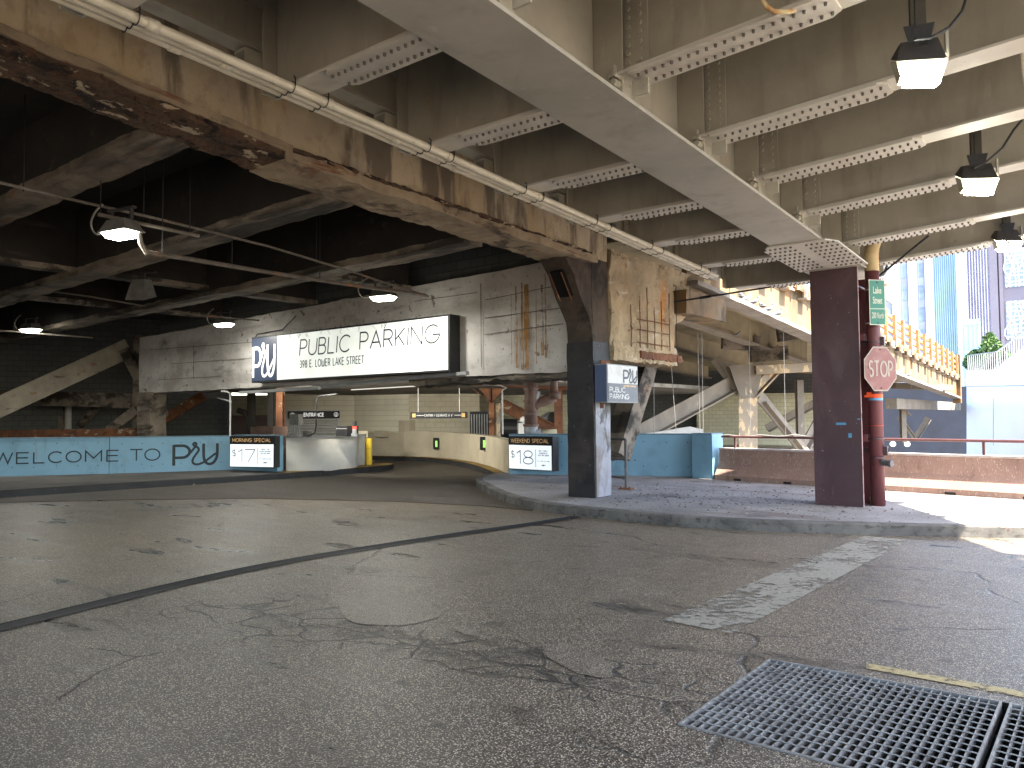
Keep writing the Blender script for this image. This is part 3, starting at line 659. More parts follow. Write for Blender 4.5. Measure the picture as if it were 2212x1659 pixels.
BY_R = [2.45, 4.1, 5.75, 7.38, 8.88, 10.47, 12.4, 13.95]
BY_L = [-.85, .8, 2.42, 4.05, 5.65, 7.22, 8.76, 10.28, 11.95, 13.95]
LR = ['rusty edged right hand floor beam, first one at the top of the photo', 'painted floor beam right of the girder with a rusty edged bolted plate, at the top edge',
      'painted floor beam right of the girder whose bolted plate ends behind the pale conduit bend', 'painted floor beam right of the girder, passing behind the biggest floodlight',
      'painted floor beam right of the girder, between the two larger floodlights', 'painted floor beam right of the girder, passing behind the second floodlight',
      'painted floor beam meeting the girder just above the maroon column, cream downpipe before it', 'last floor beam of the deck, right part, with the towers showing beneath it']
def beam_right(length):
    def s_(v): return Vector((v.x, v.y, v.z+.062*v.x))
    t = thing('floor_beam', '', 'steel beam', (0, 0, 0), 0, 'painted steel floor beams right of the girder')
    part('web', MB().box(-.23, length, -.01, .01, .026, BT-.02, s_), 'steel', t)
    part('bottom_flange', MB().box(-.05, length, -.15, .15, 0, .024, s_), 'flange', t)
    pl = MB().prism([(.14, -.17), (1.68, -.17), (1.76, -.11), (1.76, .11), (1.68, .17), (.14, .17)], 2, -.026, -.002, s_)
    for i in range(21):
        x = .2+i*.075
        for y in (-.085, .085): pl.bolt((x, y, .062*x-.027), (0, 0, -1), .0145, .022)
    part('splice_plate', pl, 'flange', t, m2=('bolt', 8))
    an = MB().box(.02, .26, -.03, -.012, .06, BT-.08, s_)
    for i in range(11):
        for x in (.08, .19): an.bolt((x, -.03, .12+i*.078+.062*x), (0, -1, 0), .023, .016)
    part('connection_angle', an, 'steel', t)
    sb = MB().box(.1, .25, -.012, .012, -.16, -.03).box(-.02, 0, -.14, .14, -.14, .1)
    sb.tube([(.01, -.09, -.06), (.01, -.18, -.06)], .03, 6); sb.tube([(.03, -.09, .0), (.03, -.2, .0)], .022, 6)
    part('seat_bracket', sb, 'steel', t)
    ed = MB()
    for i in range(24): ed.bolt((.2+i*.075, -.11, .025+.062*(.2+i*.075)), (0, 0, 1), .016, .016)
    part('flange_bolts', ed, 'steel', t)
    return t
pr = beam_right(6.2)
RB = []
for i, y in enumerate(BY_R):
    L = (-3.25, y, zr(-3.25, y))
    if i == 0: o = pr; o.location = L; o['label'] = LR[0]
    else: o = dup(pr, L, LR[i])
    if y > 12:   # the skewed deck edge cuts the last beams shorter
        for ch in o.children:
            if ch.name.split('.')[0] in ('web', 'bottom_flange'):
                me = ch.data.copy(); ch.data = me
                xe = 4.2 if y < 13 else 3.3
                for v in me.vertices:
                    if v.co.x > 4: v.co.z -= .062*(v.co.x-xe); v.co.x = xe
    RB.append(o)
for o in RB[:3]:
    for ch in o.children:
        if ch.name.startswith('splice'): ch.data = ch.data.copy(); ch.data.materials[0] = M['flange_rust']
LL = ['nearest', 'second', 'floor beam left of the girder, its tip just showing in the top left corner', 'floor beam left of the girder, first one with its bolted plate whole in view',
      'floor beam left of the girder, meeting the conduits above the middle of the stained concrete girder', 'floor beam left of the girder, second behind the widest bolted plate',
      'floor beam left of the girder, third behind the widest bolted plate', 'floor beam left of the girder, fourth behind the widest bolted plate',
      'floor beam left of the girder, last but one, above the crumbling pier', 'last floor beam left of the girder, with pigeons on the ledge seen beneath it']
random.seed(21)
def beam_left():
    t = thing('floor_beam', '', 'steel beam', (0, 0, 0), 0, 'dark webbed floor beams left of the girder')
    part('web', MB().box(-2.0, .23, -.01, .01, .026, BT+.1), 'steel', t)
    part('bottom_flange', MB().box(-1.78, .0, -.15, .15, 0, .024), 'flange', t)
    pl = MB().prism([(.05, -.17), (-1.10, -.17), (-1.18, -.11), (-1.18, .11), (-1.10, .17), (.05, .17)][::-1], 2, -.026, -.002)
    for i in range(16):
        x = .0-i*.075
        for y in (-.085, .085): pl.bolt((x, y, -.027), (0, 0, -1), .0145, .022)
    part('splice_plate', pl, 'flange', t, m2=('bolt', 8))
    sf = MB().box(-2.0, -1.98, -.15, -.012, .03, BT).box(-.02, .2, -.03, -.012, .06, BT-.1)
    part_each('stiffener', sf, 'steel', t)
    bk = MB().box(-2.18, -2.02, -.3, -.012, .38, .40).box(-2.18, -2.16, -.3, -.012, .2, .38).box(-2.03, -2.02, -.3, -.012, .2, .38)
    part('stringer_seat', bk, 'steel', t)
    return t
pr = beam_left()
for i, y in enumerate(BY_L):
    if i < 2: continue
    L = (-3.75, y, z0(y))
    if i == 2: pr.location = L; pr['label'] = LL[i]
    else: dup(pr, L, LL[i])
for i, (x, nm) in enumerate([(-5.88, 'thin steel stringer high between the floor beams, over the conduits'), (-1.2, 'thin steel stringer high between the floor beams, right of the girder')][:1]):
    def s3(v): return Vector((v.x, v.y, v.z+z0(v.y)))
    whole('stringer', MB().box(x-.01, x+.01, -2, 13.9, .45, .85, s3).box(x-.1, x+.1, -2, 13.9, .42, .445, s3), 'steel', nm, 'steel beam')

# ------------------------------------------------------------------ conduits under the deck
GRP = 'painted conduits under the steel deck'
cond = [(-5.30, .038, .0, 'thickest painted conduit, uppermost of the bundle along the stained girder'), (-5.387, .033, -.004, 'middle painted conduit of the overhead bundle'),
        (-5.468, .030, -.006, 'thin painted conduit, lower edge of the overhead bundle')]
for ci, (x, r, dz, lab) in enumerate(cond):
    t = thing('conduit', lab, 'conduit', (x, 12.6, z0(12.6)-.06), 0, GRP)
    ye = 12.75 if ci != 1 else 12.9
    pts = [(x+.006*noise.noise((y_*1.1, ci, 0)), y_, z0(y_)-.045+dz+.008*noise.noise((y_*.8, ci*3, 5))) for y_ in [-4+.5*i for i in range(int((ye+4)/.5)+1)]]
    part('pipe', MB().tube(pts, r, 14), 'conduit', t, True, True)
    cm = MB()
    y_ = -.4+ci*.13
    while y_ < 12.6:
        zz = z0(y_)-.045+dz; cm.tube([(x, y_-.045, zz), (x, y_+.045, zz)], r+.007, 14); y_ += 1.55+.25*(ci % 2)
    part_each('coupling', cm, 'conduit', t, True, True)
for j, y_ in enumerate(BY_L[2:9]):
    for dy, side in ((-.17, 0), (.17, 1)):
        y = y_+dy; z = z0(y)-.045; h = MB()
        for (x, r, dz, _) in cond[:3]:
            h.tube([(x+(r+.012)*cos(a), y, z+dz+(r+.008)*sin(a)) for a in [radians(200+20*i) for i in range(13)]], .0045, 5)
        h.tube([(-5.25, y, z), (-5.25, y, z+.06), (-5.27, y, z+.085)], .006, 5)
        if j == 0 and side == 0: continue
        whole('conduit_hook', h, 'black', 'dark J hook holding the conduit bundle, %s side of the %s floor beam crossed' % (('near', 'far')[side], ['first', 'second', 'third', 'fourth', 'fifth', 'sixth', 'seventh'][j]), 'pipe hook', 'hooks of the conduit bundle')

# ------------------------------------------------------------------ stained concrete girder, left of the deck
def lerp(T, y):
    if y <= T[0][0]: return T[0][1]
    for (a, b), (c_, d) in zip(T[:-1], T[1:]):
        if y <= c_: return b+(d-b)*(y-a)/(c_-a)
    return T[-1][1]
ZB = [(-6, 5.0), (0, 4.85), (2.4, 4.70), (3.6, 4.60), (5.4, 4.46), (8.2, 4.385), (11.4, 4.31), (13, 4.27)]
t = thing('concrete_girder', 'big stained concrete girder running from the top left corner, its underside spalled', 'girder', (-7.6, 11.6, 4.3))
def sg(v): return Vector((v.x, v.y, v.z+lerp(ZB, v.y)))
part('web', MB().rbox(-7.78, -7.28, -6, 12.2, .11, 1.5, .16, .018, 2.5, sg), 'girder_conc', t, True)
part('flange', MB().rbox(-7.90, -7.20, 5.2, 11.75, 0, .13, .055, .022, 7, sg, .03, 2), 'girder_low', t, True)
part('spalled_flange', MB().rbox(-7.88, -7.23, -4, 5.2, .03, .12, .035, .022, 17, sg, .03, 3.4), 'spall', t, True)
def ledge(v): return Vector((v.x, v.y, v.z+lerp(ZB, v.y)+.0))
part('ledge', MB().rbox(-7.30, -7.205, -6, 5.3, .105, .20, .05, .014, 9, ledge, .02, 2.5), 'girder_low', t, True)
part('rusted_seam', MB().rbox(-7.30, -7.21, 5.3, 11.6, .125, .175, .04, .02, 12, ledge, .015, 2.5), 'spall', t, True)
# knee brace and pier under it
t = thing('pier', 'black lower column carrying the stained girder, with a bent sooty brace and peeling grey side', 'column', (-7.57, 12, .15))
part('shaft', MB().rbox(-7.86, -7.30, 11.72, 12.28, .12, 2.92, .09, .012, 5), 'col_black', t, True)
part('upper_shaft', MB().rbox(-7.85, -7.31, 11.73, 12.27, 2.9, 4.45, .09, .018, 5), 'col_up', t, True)
part('side_face', MB().rbox(-7.302, -7.285, 11.76, 12.26, .16, 2.2, .08, .004, 4), 'col_side', t, True)
kb = MB()
kb.prism([(11.74, 2.95), (11.74, 4.42), (10.85, 4.42), (10.92, 4.28), (11.15, 4.05), (11.35, 3.7), (11.55, 3.45), (11.68, 3.28)][::-1], 0, -7.84, -7.32)
part('knee_brace', kb, 'col_up', t, True)
rc = MB(); a = Vector((-7.58, 11.02, 4.11)); b = Vector((-7.58, 11.31, 3.70)); 
rc.bar(a, b, .26, .06, (0, -1, -1)); part('broken_hole', rc, mat('hole_dark', (.006, .006, .006), None, 1, 1, bump=0), t, True)
rb = MB(); rb.rbox(-7.74, -7.42, -.0, .06, -.28, .28, .05, .02, 7)
part('rebar', MB().tube([(-7.70, 10.98, 4.06), (-7.70, 11.3, 3.62)], .012, 5).tube([(-7.46, 10.98, 4.06), (-7.46, 11.3, 3.62)], .012, 5), 'rust', t, True)
# crumbling pier head beyond the column
t = thing('crumbling_pier', 'crumbling ochre concrete pier head with exposed reinforcing bars, beside the black column', 'concrete beam', (-7.15, 13.2, 3.5))
P_ = [PX(*q, -6.9) for q in [(1322, 772), (1400, 786), (1466, 791), (1470, 700), (1462, 640), (1535, 598), (1500, 585), (1322, 535)]]
yy = [p.y for p in P_]
bl = MB().rbox(-7.75, -7.26, 12.3, 14.85, 2.9, 4.66, .05, .02, 9, None, .035, 2.6)
def shape(v):
    return v
part('block', bl, 'block', t, True)
part('haunch', MB().prism([(14.8, 3.45), (15.3, 3.6), (16.2, 4.1), (17.0, 4.35), (17.0, 4.68), (14.8, 4.66)], 0, -7.72, -7.30), 'block', t, True)
part('broken_lip', MB().rbox(-7.6, -7.2, 13.3, 15.1, 2.70, 2.84, .05, .03, 9), 'rust', t, True)
part('lower_crust', MB().rbox(-7.75, -7.24, 12.35, 14.95, 2.62, 2.98, .045, .04, 9), 'block', t, True)
rb = MB()
for i, y in enumerate((12.95, 13.3, 13.6, 13.9, 14.2, 14.55)):
    rb.tube([(-7.215+.015*noise.noise((i, k_*.6, 0)), y+.012*noise.noise((k_*.7, i, 2)), 2.9+k_*.1) for k_ in range(9+(i % 3)*2)], .011, 5)
for z in (3.0, 3.25, 3.45): rb.tube([(-7.21+.02*noise.noise((k_, z, 0)), 13.2+k_*.15, z+.01*noise.noise((k_, z, 3))) for k_ in range(10)], .011, 5)
part('rebar', rb, 'rust', t, True)
part('cable', MB().tube([(-7.2, 14.85, 4.3), (-7.21, 14.86, 3.3), (-7.19, 14.85, 2.6)], .007, 5), 'cable', t, True)
# slanting brace behind the pier head
t = thing('slanted_brace', 'rough slanted concrete brace between the black column and the pier head, behind the hanging sign', 'brace')
a, b = D(1330, 985, 16.5), D(1420, 690, 17.6)
m_ = MB().rbox(-.24, .24, -.2, .2, 0, 1, .06, .02, 6)
d_ = (b-a); q_ = d_.to_track_quat('Z', 'Y').to_matrix()
m_.v = [a+q_ @ Vector((v.x, v.y, v.z*d_.length)) for v in m_.v]
part('strut', m_, 'soot_conc', t, True)

# hanging PRU sign on the column
p0 = PY(1302, 870, 11.62); 
t = thing('hanging_sign', 'two tone parking sign box, white over grey, hung on the black column', 'sign', (-7.27, 12.2, 0), pi/2)
w_, z0_, z1_ = .62, 1.83, 2.62
SX = -7.02; sx0 = PX(1311, 800, SX).y; sx1 = PX(1377, 800, SX).y; zt = PX(1344, 788, SX).z; zb = PX(1344, 870, SX).z
t.location = (SX, sx0, zb); W = sx1-sx0; H = zt-zb
part('frame', MB().box(0, W, 0, .24, 0, H), 'grey_metal', t)
part('side_panel', MB().box(-.012, -.001, .01, .24, .02, H-.02), 'navy', t)
uf = part('upper_face', MB().box(.02, W-.02, -.008, -.001, H*.5, H-.02), 'white_plain', t)
lw = part('lower_face', MB().box(.02, W-.02, -.008, -.001, .02, H*.5-.002), mat('sign_grey_face', (.15, .16, .19), (.12, .13, .155), 4, .4, bump=0), t)
m_ = MB(); emblem(m_, W*.50, H*.53, W*.47, H*.36, W*.034, -.012); part('emblem', m_, mat('emblem_grey', (.10, .11, .13), None, 4, .5, bump=0), uf)
m_ = MB(); write(m_, 'PUBLIC', W*.06, H*.275, H*.12, W*.016, -.011, width=W*.50); write(m_, 'PARKING', W*.06, H*.10, H*.12, W*.016, -.011, width=W*.62); part('lettering', m_, 'white_plain', lw)
m_ = MB(); write(m_, 'LAKE STREET ENTRANCE', W*.49, H*.425, H*.035, W*.007, -.011, width=W*.42); part('small_lettering', m_, 'gold', lw)
m_ = MB().box(-.03, .3, .1, .13, H, H+.06).box(.0, .05, .1, .15, -.1, 0); part('bracket', m_, 'rust', t)

# handrail on the island behind the column
t = thing('handrail', 'short grey pipe handrail on a base plate between the black column and the blue wall', 'railing', (-6.75, 12.6, .15))
q = G(1353, 1057, .15); q2 = q+Vector((-.9, .35, 0)); hh = .98; m_ = MB()
for z in (hh, hh*.60, hh*.23): m_.tube([(q2.x, q2.y, .15+z), (q.x, q.y, .15+z)], .026, 8)
part_each('rail', m_, 'rail_grey', t, True); part('post', MB().tube([(q.x, q.y, .15), (q.x, q.y, .15+hh)], .03, 8), 'rail_grey', t, True)
part('base_plate', MB().box(q.x-.13, q.x+.13, q.y-.09, q.y+.09, .151, .175).bolt((q.x+.1, q.y-.05, .175), (0, 0, 1), .02, .03).bolt((q.x-.1, q.y-.05, .175), (0, 0, 1), .02, .03), 'rust', t, True)

# ------------------------------------------------------------------ maroon steel column
t = thing('steel_column', 'tall maroon painted wide flange column at the end of the steel girder', 'column', (-3.51, 12.85, .15))
zt = z0(12.9)-.09
part('front_flange', MB().box(-3.87, -3.15, 12.84, 12.875, .15, zt), 'maroon', t, True)
part('flange_edge', MB().box(-3.148, -3.142, 12.836, 12.878, .15, zt), 'maroon_light', t, True)
part('web', MB().box(-3.53, -3.49, 12.876, 13.42, .15, zt), 'maroon_red', t, True)
part('rear_flange', MB().box(-3.87, -3.15, 13.42, 13.46, .15, zt-.12), 'maroon_red', t, True)
m_ = MB().box(-3.48, -3.17, 12.877, 13.41, zt-.3, zt-.27)
for z in (1.15, 2.75): m_.box(-3.2, -3.13, 13.1, 13.42, z, z+.11)
part_each('stiffener', m_, 'maroon_red', t, True)
part('cap_plate', MB().box(-3.95, -3.07, 12.75, 13.6, zt+.001, zt+.03), 'steel2', t, True)
m_ = MB().box(-3.52, -3.37, 12.836, 12.8385, 1.42, 1.455).box(-3.34, -3.29, 12.836, 12.8385, 1.22, 1.29).box(-3.20, -3.16, 12.836, 12.8385, 1.5, 1.52)
part_each('tape_remnant', m_, 'tape_blue', t, True)

# downpipe with signs
px_, py_ = -3.02, 13.22
t = thing('downpipe', 'maroon drainpipe with a cream rusty top, standing right of the maroon column', 'drainpipe', (px_, py_, .15))
part('pipe', MB().tube([(px_, py_, .12), (px_, py_, 2.72), (px_, py_, 3.85)], .105, 20), 'maroon_red', t, True, True)
part('upper_pipe', MB().tube([(px_, py_, 3.852), (px_, py_, 4.12), (px_+.02, py_-.03, 4.22), (px_+.12, py_-.12, 4.45), (px_+.15, py_-.15, 4.56), (px_+.15, py_-.15, 5.2)], .108, 20), 'cream_pipe', t, True, True)
m_ = MB()
for z in (.9, 1.2, 2.72): m_.tube([(px_, py_, z-.012), (px_, py_, z+.012)], .115, 20)
m_.box(px_-.25, px_+.16, py_+.02, py_+.05, 2.68, 2.76).box(px_-.25, px_+.16, py_+.02, py_+.05, .98, 1.05).box(px_+.1, px_+.16, py_-.04, py_+.05, 2.66, 2.80).box(px_+.1, px_+.16, py_-.04, py_+.05, .94, 1.08)
part_each('pipe_clamp', m_, 'maroon', t, True)
m_ = MB().tube([(px_+.09, py_-.07, .83), (px_+.2, py_-.12, .82)], .05, 8).tube([(px_+.2, py_-.12, .82), (px_+.24, py_-.13, .82)], .06, 8)
part('valve', m_, 'rail_grey', t, True)
m_ = MB().tube([(px_, py_, 1.84), (px_, py_, 1.90)], .109, 20).box(px_-.13, px_+.02, py_-.125, py_-.11, 1.85, 1.885).box(px_-.1, px_-.03, py_-.125, py_-.11, 1.885, 1.93).tube([(px_, py_, 1.4), (px_, py_, 1.405)], .109, 16)
whole('orange_tape', m_, 'tape_orange', 'bright orange tape wrapped round the maroon drainpipe under the stop sign', 'tape')
whole('blue_tape', MB().tube([(px_, py_, 1.80), (px_, py_, 1.835)], .109, 20), 'tape_blue', 'pale blue tape wrapped round the drainpipe just below the orange tape', 'tape')
# stop sign
sc_ = PY(1903, 797, 13.08)
t = thing('stop_sign', 'faded pinkish red octagonal STOP sign strapped to the maroon drainpipe', 'sign', (px_+.07, py_-.135, sc_.z), radians(62))
R_ = .375; t.location = (sc_.x, sc_.y-.03, sc_.z)
oc = lambda r: [(r*cos(radians(22.5+45*i)), r*sin(radians(22.5+45*i))) for i in range(8)]
part('rim', MB().prism(oc(R_), 1, 0, .004), 'stop_white', t)
fc = part('face', MB().prism(oc(R_-.022), 1, -.003, -.001), 'stop', t)
m_ = MB(); write(m_, 'STOP', 0, -.115, .23, .034, -.006, gap=.16, center=True, width=.50); part('lettering', m_, 'stop_white', fc)
part_each('bolt', MB().bolt((0, -.004, .3), (0, -1, 0), .01, .01).bolt((0, -.004, -.3), (0, -1, 0), .012, .012), 'rust', t)
# street name sign
c_ = PY(1893.5, 654, 13.08)
t = thing('street_name_sign', 'green street name plate reading Lake Street 200 North, strapped to the top of the drainpipe', 'sign', (c_.x+.02, c_.y-.04, c_.z), radians(52))
W, H = .29, .71
part('plate', MB().box(-W/2, W/2, 0, .004, -H/2, H/2), 'sign_cream', t)
fc = part('face', MB().box(-W/2+.012, W/2-.012, -.003, -.001, -H/2+.26, H/2-.012).box(-W/2+.012, W/2-.012, -.003, -.001, -H/2+.012, -H/2+.248), 'green', t)
for s_, z, wd in (('Lake', .14, .15), ('Street', -.02, .17), ('200 North', -.25, .21)):
    part('lettering', place_font(font_mesh(s_, .15 if s_ != '200 North' else .13, .002), 0, z, width=wd, y=-.006), 'sign_cream', fc)
part_each('bolt', MB().bolt((0, -.004, .31), (0, -1, 0), .01, .01).bolt((0, -.004, -.32), (0, -1, 0), .01, .01), 'black', t)
bz = c_.z
part_each('strap', MB().tube([(px_, py_, bz+.22), (px_, py_, bz+.235)], .112, 20).tube([(px_, py_, bz-.31), (px_, py_, bz-.295)], .112, 20), 'white_metal', t, True)
whole('rock', MB().rbox(-3.16, -3.06, 13.3, 13.42, .13, .27, .03, .02, 12), 'stone', 'small brown stone at the foot of the maroon column, by the drainpipe', 'stone')
# thin black pipe crossing behind the column
t = thing('hanging_pipe', 'thin black pipe hung level under the deck between the pier head and the maroon column', 'pipe')
a, b = PY(1458, 652, 14.4), PY(1760, 605, 14.4); a = Vector((a.x, 14.4, a.z)); b = Vector((b.x, 14.4, b.z))
part('pipe', MB().tube([a, b], .018, 8).tube([a+(b-a)*.2, a+(b-a)*.28], .028, 8), 'black', t, True)
for k_ in (.12, .42): q = a+(b-a)*k_; part('hanger', MB().tube([q, q+Vector((0, 0, 3.95+.3-q.z))], .007, 5), 'black', t, True)

# ------------------------------------------------------------------ barriers along the edge
def barrier(p0, p1, label):
    a = Vector((p0[0], p0[1], .15)); L = (Vector(p1)-Vector(p0)).length
    t = thing('concrete_barrier', label, 'barrier', a, face_to(p0, p1), 'rust stained barriers along the edge')
    pr_ = [(-.30, 0), (-.30, .10), (-.13, .34), (-.10, .66), (.10, .66), (.13, .34), (.30, .1), (.30, 0)]
    pr_ = [(y+.0, z) for y, z in pr_]
    part('body', MB().prism(pr_, 0, 0, L), 'barrier', t)
    part('cap', MB().box(0, L, -.125, .125, .661, .70), mat('cap_pale', (.55, .5, .46), (.4, .3, .26), 4, .7), t)
    m_ = MB().tube([(0, 0, .95), (L, 0, .95)], .026, 8)
    part('rail', m_, 'rail', t)
    n_ = int(L/1.9)+1
    for i in range(n_): part('rail_post', MB().box(.35+i*1.9-.02, .35+i*1.9+.02, -.02, .02, .70, .925), 'rail', t)
    m_ = MB()
    for i in range(int(L/1.2)): m_.box(.5+i*1.2, .68+i*1.2, -.303, -.29, .0, .05)
    part('drain_notch', m_, 'pit', t)
    return t
barrier((-7.12, 16.88), (-4.1, 16.22), 'rust stained concrete barrier with a rail, between the blue wall and the maroon column')
barrier((-4.08, 16.21), (2.2, 15.0), 'rust stained concrete barrier with a rail, right of the maroon column')

def blue_wall(p0, p1, h, label, zt2=None, holes=True, grp='blue walls', th=.2):
    t = thing('blue_wall', label, 'wall', (p0[0], p0[1], .15), face_to(p0, p1), grp)
    L = (Vector(p1)-Vector(p0)).length; h2 = zt2 or h
    def f(v): return Vector((v.x, v.y, v.z if v.z < .1 else v.z+(h2-h)*v.x/L))
    part('body', MB().box(0, L, 0, th, -.05, h, f), 'blue', t)
    part('cap', MB().box(-.0, L, -.015, th+.02, h+.001, h+.03, f), mat('blue_cap', (.16, .26, .33), (.1, .15, .19), 4, .6), t)
    if holes:
        m_ = MB(); x = .3
        while x < L-.1:
            for z in (h*.22, h*.82): m_.bolt((x, -.001, z+.02*random.random()), (0, -1, 0), .013, .002, 8)
            x += .46+.1*random.random()
        part('tie_holes', m_, 'ink_black', t)
    return t, L
# walls right of the driveway
b0, b1, b2 = G(1100, 1024, .15), G(1232, 1027, .15), G(1520, 1030, .15)
ztop = lambda x, y, p: 1.6+(D(x, y, 1)-CP).z*((p-CP).length/(D(x, 1000, 1)-CP).length)
blue_wall((b0.x, b0.y), (b2.x, b2.y), .98, 'long blue painted concrete wall right of the weekend price sign, behind the black column')
t, L = blue_wall((-7.78, 16.72), (-7.25, 16.64), 1.0, 'narrow blue painted wall end next to the rust stained barrier', holes=False, th=.45)
whole('rust_streak', MB().box(-9.1, -9.04, 16.72, 16.73, .2, 1.1), 'ochre', 'olive stain running down the blue wall', 'stain') if False else None

# weekend price sign
def price_sign(p0, rot, W, H, zb, head, price, lines, label, small):
    t = thing('price_sign', label, 'sign', (p0[0], p0[1], zb), rot, 'lit price signs on the blue walls')
    part('cabinet', MB().box(0, W+.02, 0, .22, 0, H), 'black', t)
    hd = part('header', MB().box(.012, W-.012, -.006, -.001, H*.745, H-.012), mat('header_black', (.016, .015, .016), None, 4, .45, bump=0), t)
    lp_ = part('lit_panel', MB().box(.02, W-.02, -.006, -.001, .02, H*.735), 'panel_blue', t)
    m_ = MB(); write(m_, head, W/2, H*.815, H*.105, W*.008, -.010, center=True, width=W*.86, gap=.28); part('header_lettering', m_, 'gold', hd)
    m_ = MB(); write(m_, '$', W*.07, H*.36, H*.20, W*.012, -.010, 1.2); write(m_, price, W*.20, H*.18, H*.39, W*.015, -.010, 1.35, .2, width=W*.38)
    m_.box(W*.635, W*.642, -.011, -.0075, H*.1, H*.62)
    part('price_lettering', m_, 'ink', lp_)
    m_ = MB(); z = H*.56
    for s_, wd in lines: write(m_, s_, W*.81, z, H*.036, W*.0055, -.010, center=True, width=W*wd); z -= H*.065
    write(m_, small, W*.81, H*.27, H*.02, W*.0035, -.010, center=True, width=W*.27)
    write(m_, 'ABM', W*.81, H*.14, H*.035, W*.007, -.010, center=True, width=W*.08)
    part('detail_lettering', m_, 'ink', lp_)
    return t
q0, q1 = G(1099, 1019, .15), G(1193, 1022, .15)
a = D(1099, 1010, 19.6); b = D(1193, 1010, 18.6)
dlt = Vector((b.x-a.x, b.y-a.y)); Wp = dlt.length
zb_, zt_ = D(1099, 1013, 19.6).z, D(1099, 942, 19.6).z
price_sign((a.x, a.y), atan2(dlt.y, dlt.x), Wp, zt_-zb_, zb_, 'WEEKEND SPECIAL', '18', [('SAT / SUN /', .2), ('HOLIDAYS', .18), ('OUT BY 12AM', .24)], 'lit weekend special price sign showing 18 dollars, right of the driveway', 'ALL TAXES INCLUDED')
post = MB(); bt = D(1086, 938, 20); tp = Vector((bt.x, bt.y, D(1086, 850, 20).z))
post.tube([bt, tp, tp+Vector((.0, 0, .08)), D(1094, 838, 20), D(1080, 832, 20), D(960, 826, 20)], .022, 8)
whole('conduit_riser', post, 'white_metal', 'pale conduit rising from the weekend price sign and bending left under the soffit', 'conduit')

# ------------------------------------------------------------------ left: blue welcome wall
w0, w1, w2, w3 = (-26.2, 3.6), (-21.6, 9.95), (-20.0, 12.72), (-18.15, 12.86)
hw = 1.0
def wall_h(px, py, p): return (D(px, py, 1)-CP).z/((D(px, py, 1)-CP).xy.length)*(Vector((p[0], p[1])).length)+EYE-.15
hA, hB = wall_h(245, 946, w1), wall_h(480, 943, w2)
t1, L1 = blue_wall(w0, w1, hA+.05, 'blue painted wall lettered with the start of the welcome greeting', hA, True, 'blue welcome walls')
t2, L2 = blue_wall((w1[0]+.01, w1[1]+.012), w2, hA, 'blue painted wall carrying the end of the welcome greeting and the emblem', hB, True, 'blue welcome walls')
t3, L3 = blue_wall((w2[0]+.01, w2[1]), w3, hB+.02, 'blue painted wall end behind the morning price sign, beside the pale booth wall', None, False, 'blue welcome walls')
def on_wall(px, py, p0, p1):
    """distance along a wall and height, for a sight line"""
    u = (Vector(p1)-Vector(p0)).normalized(); n_ = Vector((u.y, -u.x)); d = ray(px, py)
    k_ = Vector(p0).dot(n_)/d.xy.dot(n_); h_ = CP+d*k_
    return (h_.xy-Vector(p0)).dot(u), h_.z-.15
def wall_text(t, chars, p0, p1, m_, th=.034):
    mb = MB()
    for c, xl, xr, yt, yb in chars:
        a, zb = on_wall(xl, yb, p0, p1); b, _ = on_wall(xr, yb, p0, p1); _, zt = on_wall((xl+xr)/2, yt, p0, p1); _, zb = on_wall((xl+xr)/2, yb, p0, p1)
        write(mb, c, a, zb, zt-zb, th, -.004, width=b-a)
    part('lettering', mb, m_, t)
wall_text(t1, [('W', -14, 27, 978, 1001), ('E', 36, 62, 978, 1001), ('L', 73, 96, 977, 1000), ('C', 105, 134, 976, 999), ('O', 143, 175, 975, 998), ('M', 185, 219, 974, 997)], w0, w1, 'ink')
wall_text(t2, [('E', 231, 256, 973, 996), ('T', 281, 308, 971, 995), ('O', 313, 345, 970, 994)], (w1[0]+.01, w1[1]+.012), w2, 'ink')
a, za = on_wall(372, 1006, (w1[0]+.01, w1[1]+.012), w2); b, zb = on_wall(473, 1004, (w1[0]+.01, w1[1]+.012), w2); _, zt = on_wall(420, 957, (w1[0]+.01, w1[1]+.012), w2)
m_ = MB(); emblem(m_, a, za, b-a, zt-za, .075, -.004); part('emblem', m_, 'ink', t2)
# morning price sign
a, za = on_wall(496, 1009, w2, w3); b, _ = on_wall(592, 1009, w2, w3); _, zt = on_wall(540, 943, w2, w3)
a = D(496, 1009, 21.2); b = D(592, 1009, 20.7)
dlt = Vector((b.x-a.x, b.y-a.y))
price_sign((a.x, a.y), atan2(dlt.y, dlt.x), dlt.length, D(496, 942, 21.2).z-a.z, a.z, 'MORNING SPECIAL', '17', [('MON - FRI', .18), ('IN BY 8.30AM', .24), ('OUT BY 6PM', .20)], 'lit morning special price sign showing 17 dollars, at the end of the blue welcome wall', 'ALL TAXES INCLUDED')
bt = D(497, 942, 21.3); tp = D(497, 860, 21.3)
whole('conduit_riser', MB().tube([bt, Vector((bt.x, bt.y, tp.z-.1)), D(496, 850, 21.3), D(491, 846, 21.3), D(478, 845, 21.3)], .022, 8), 'white_metal', 'pale conduit rising from the morning price sign up to the soffit', 'conduit')

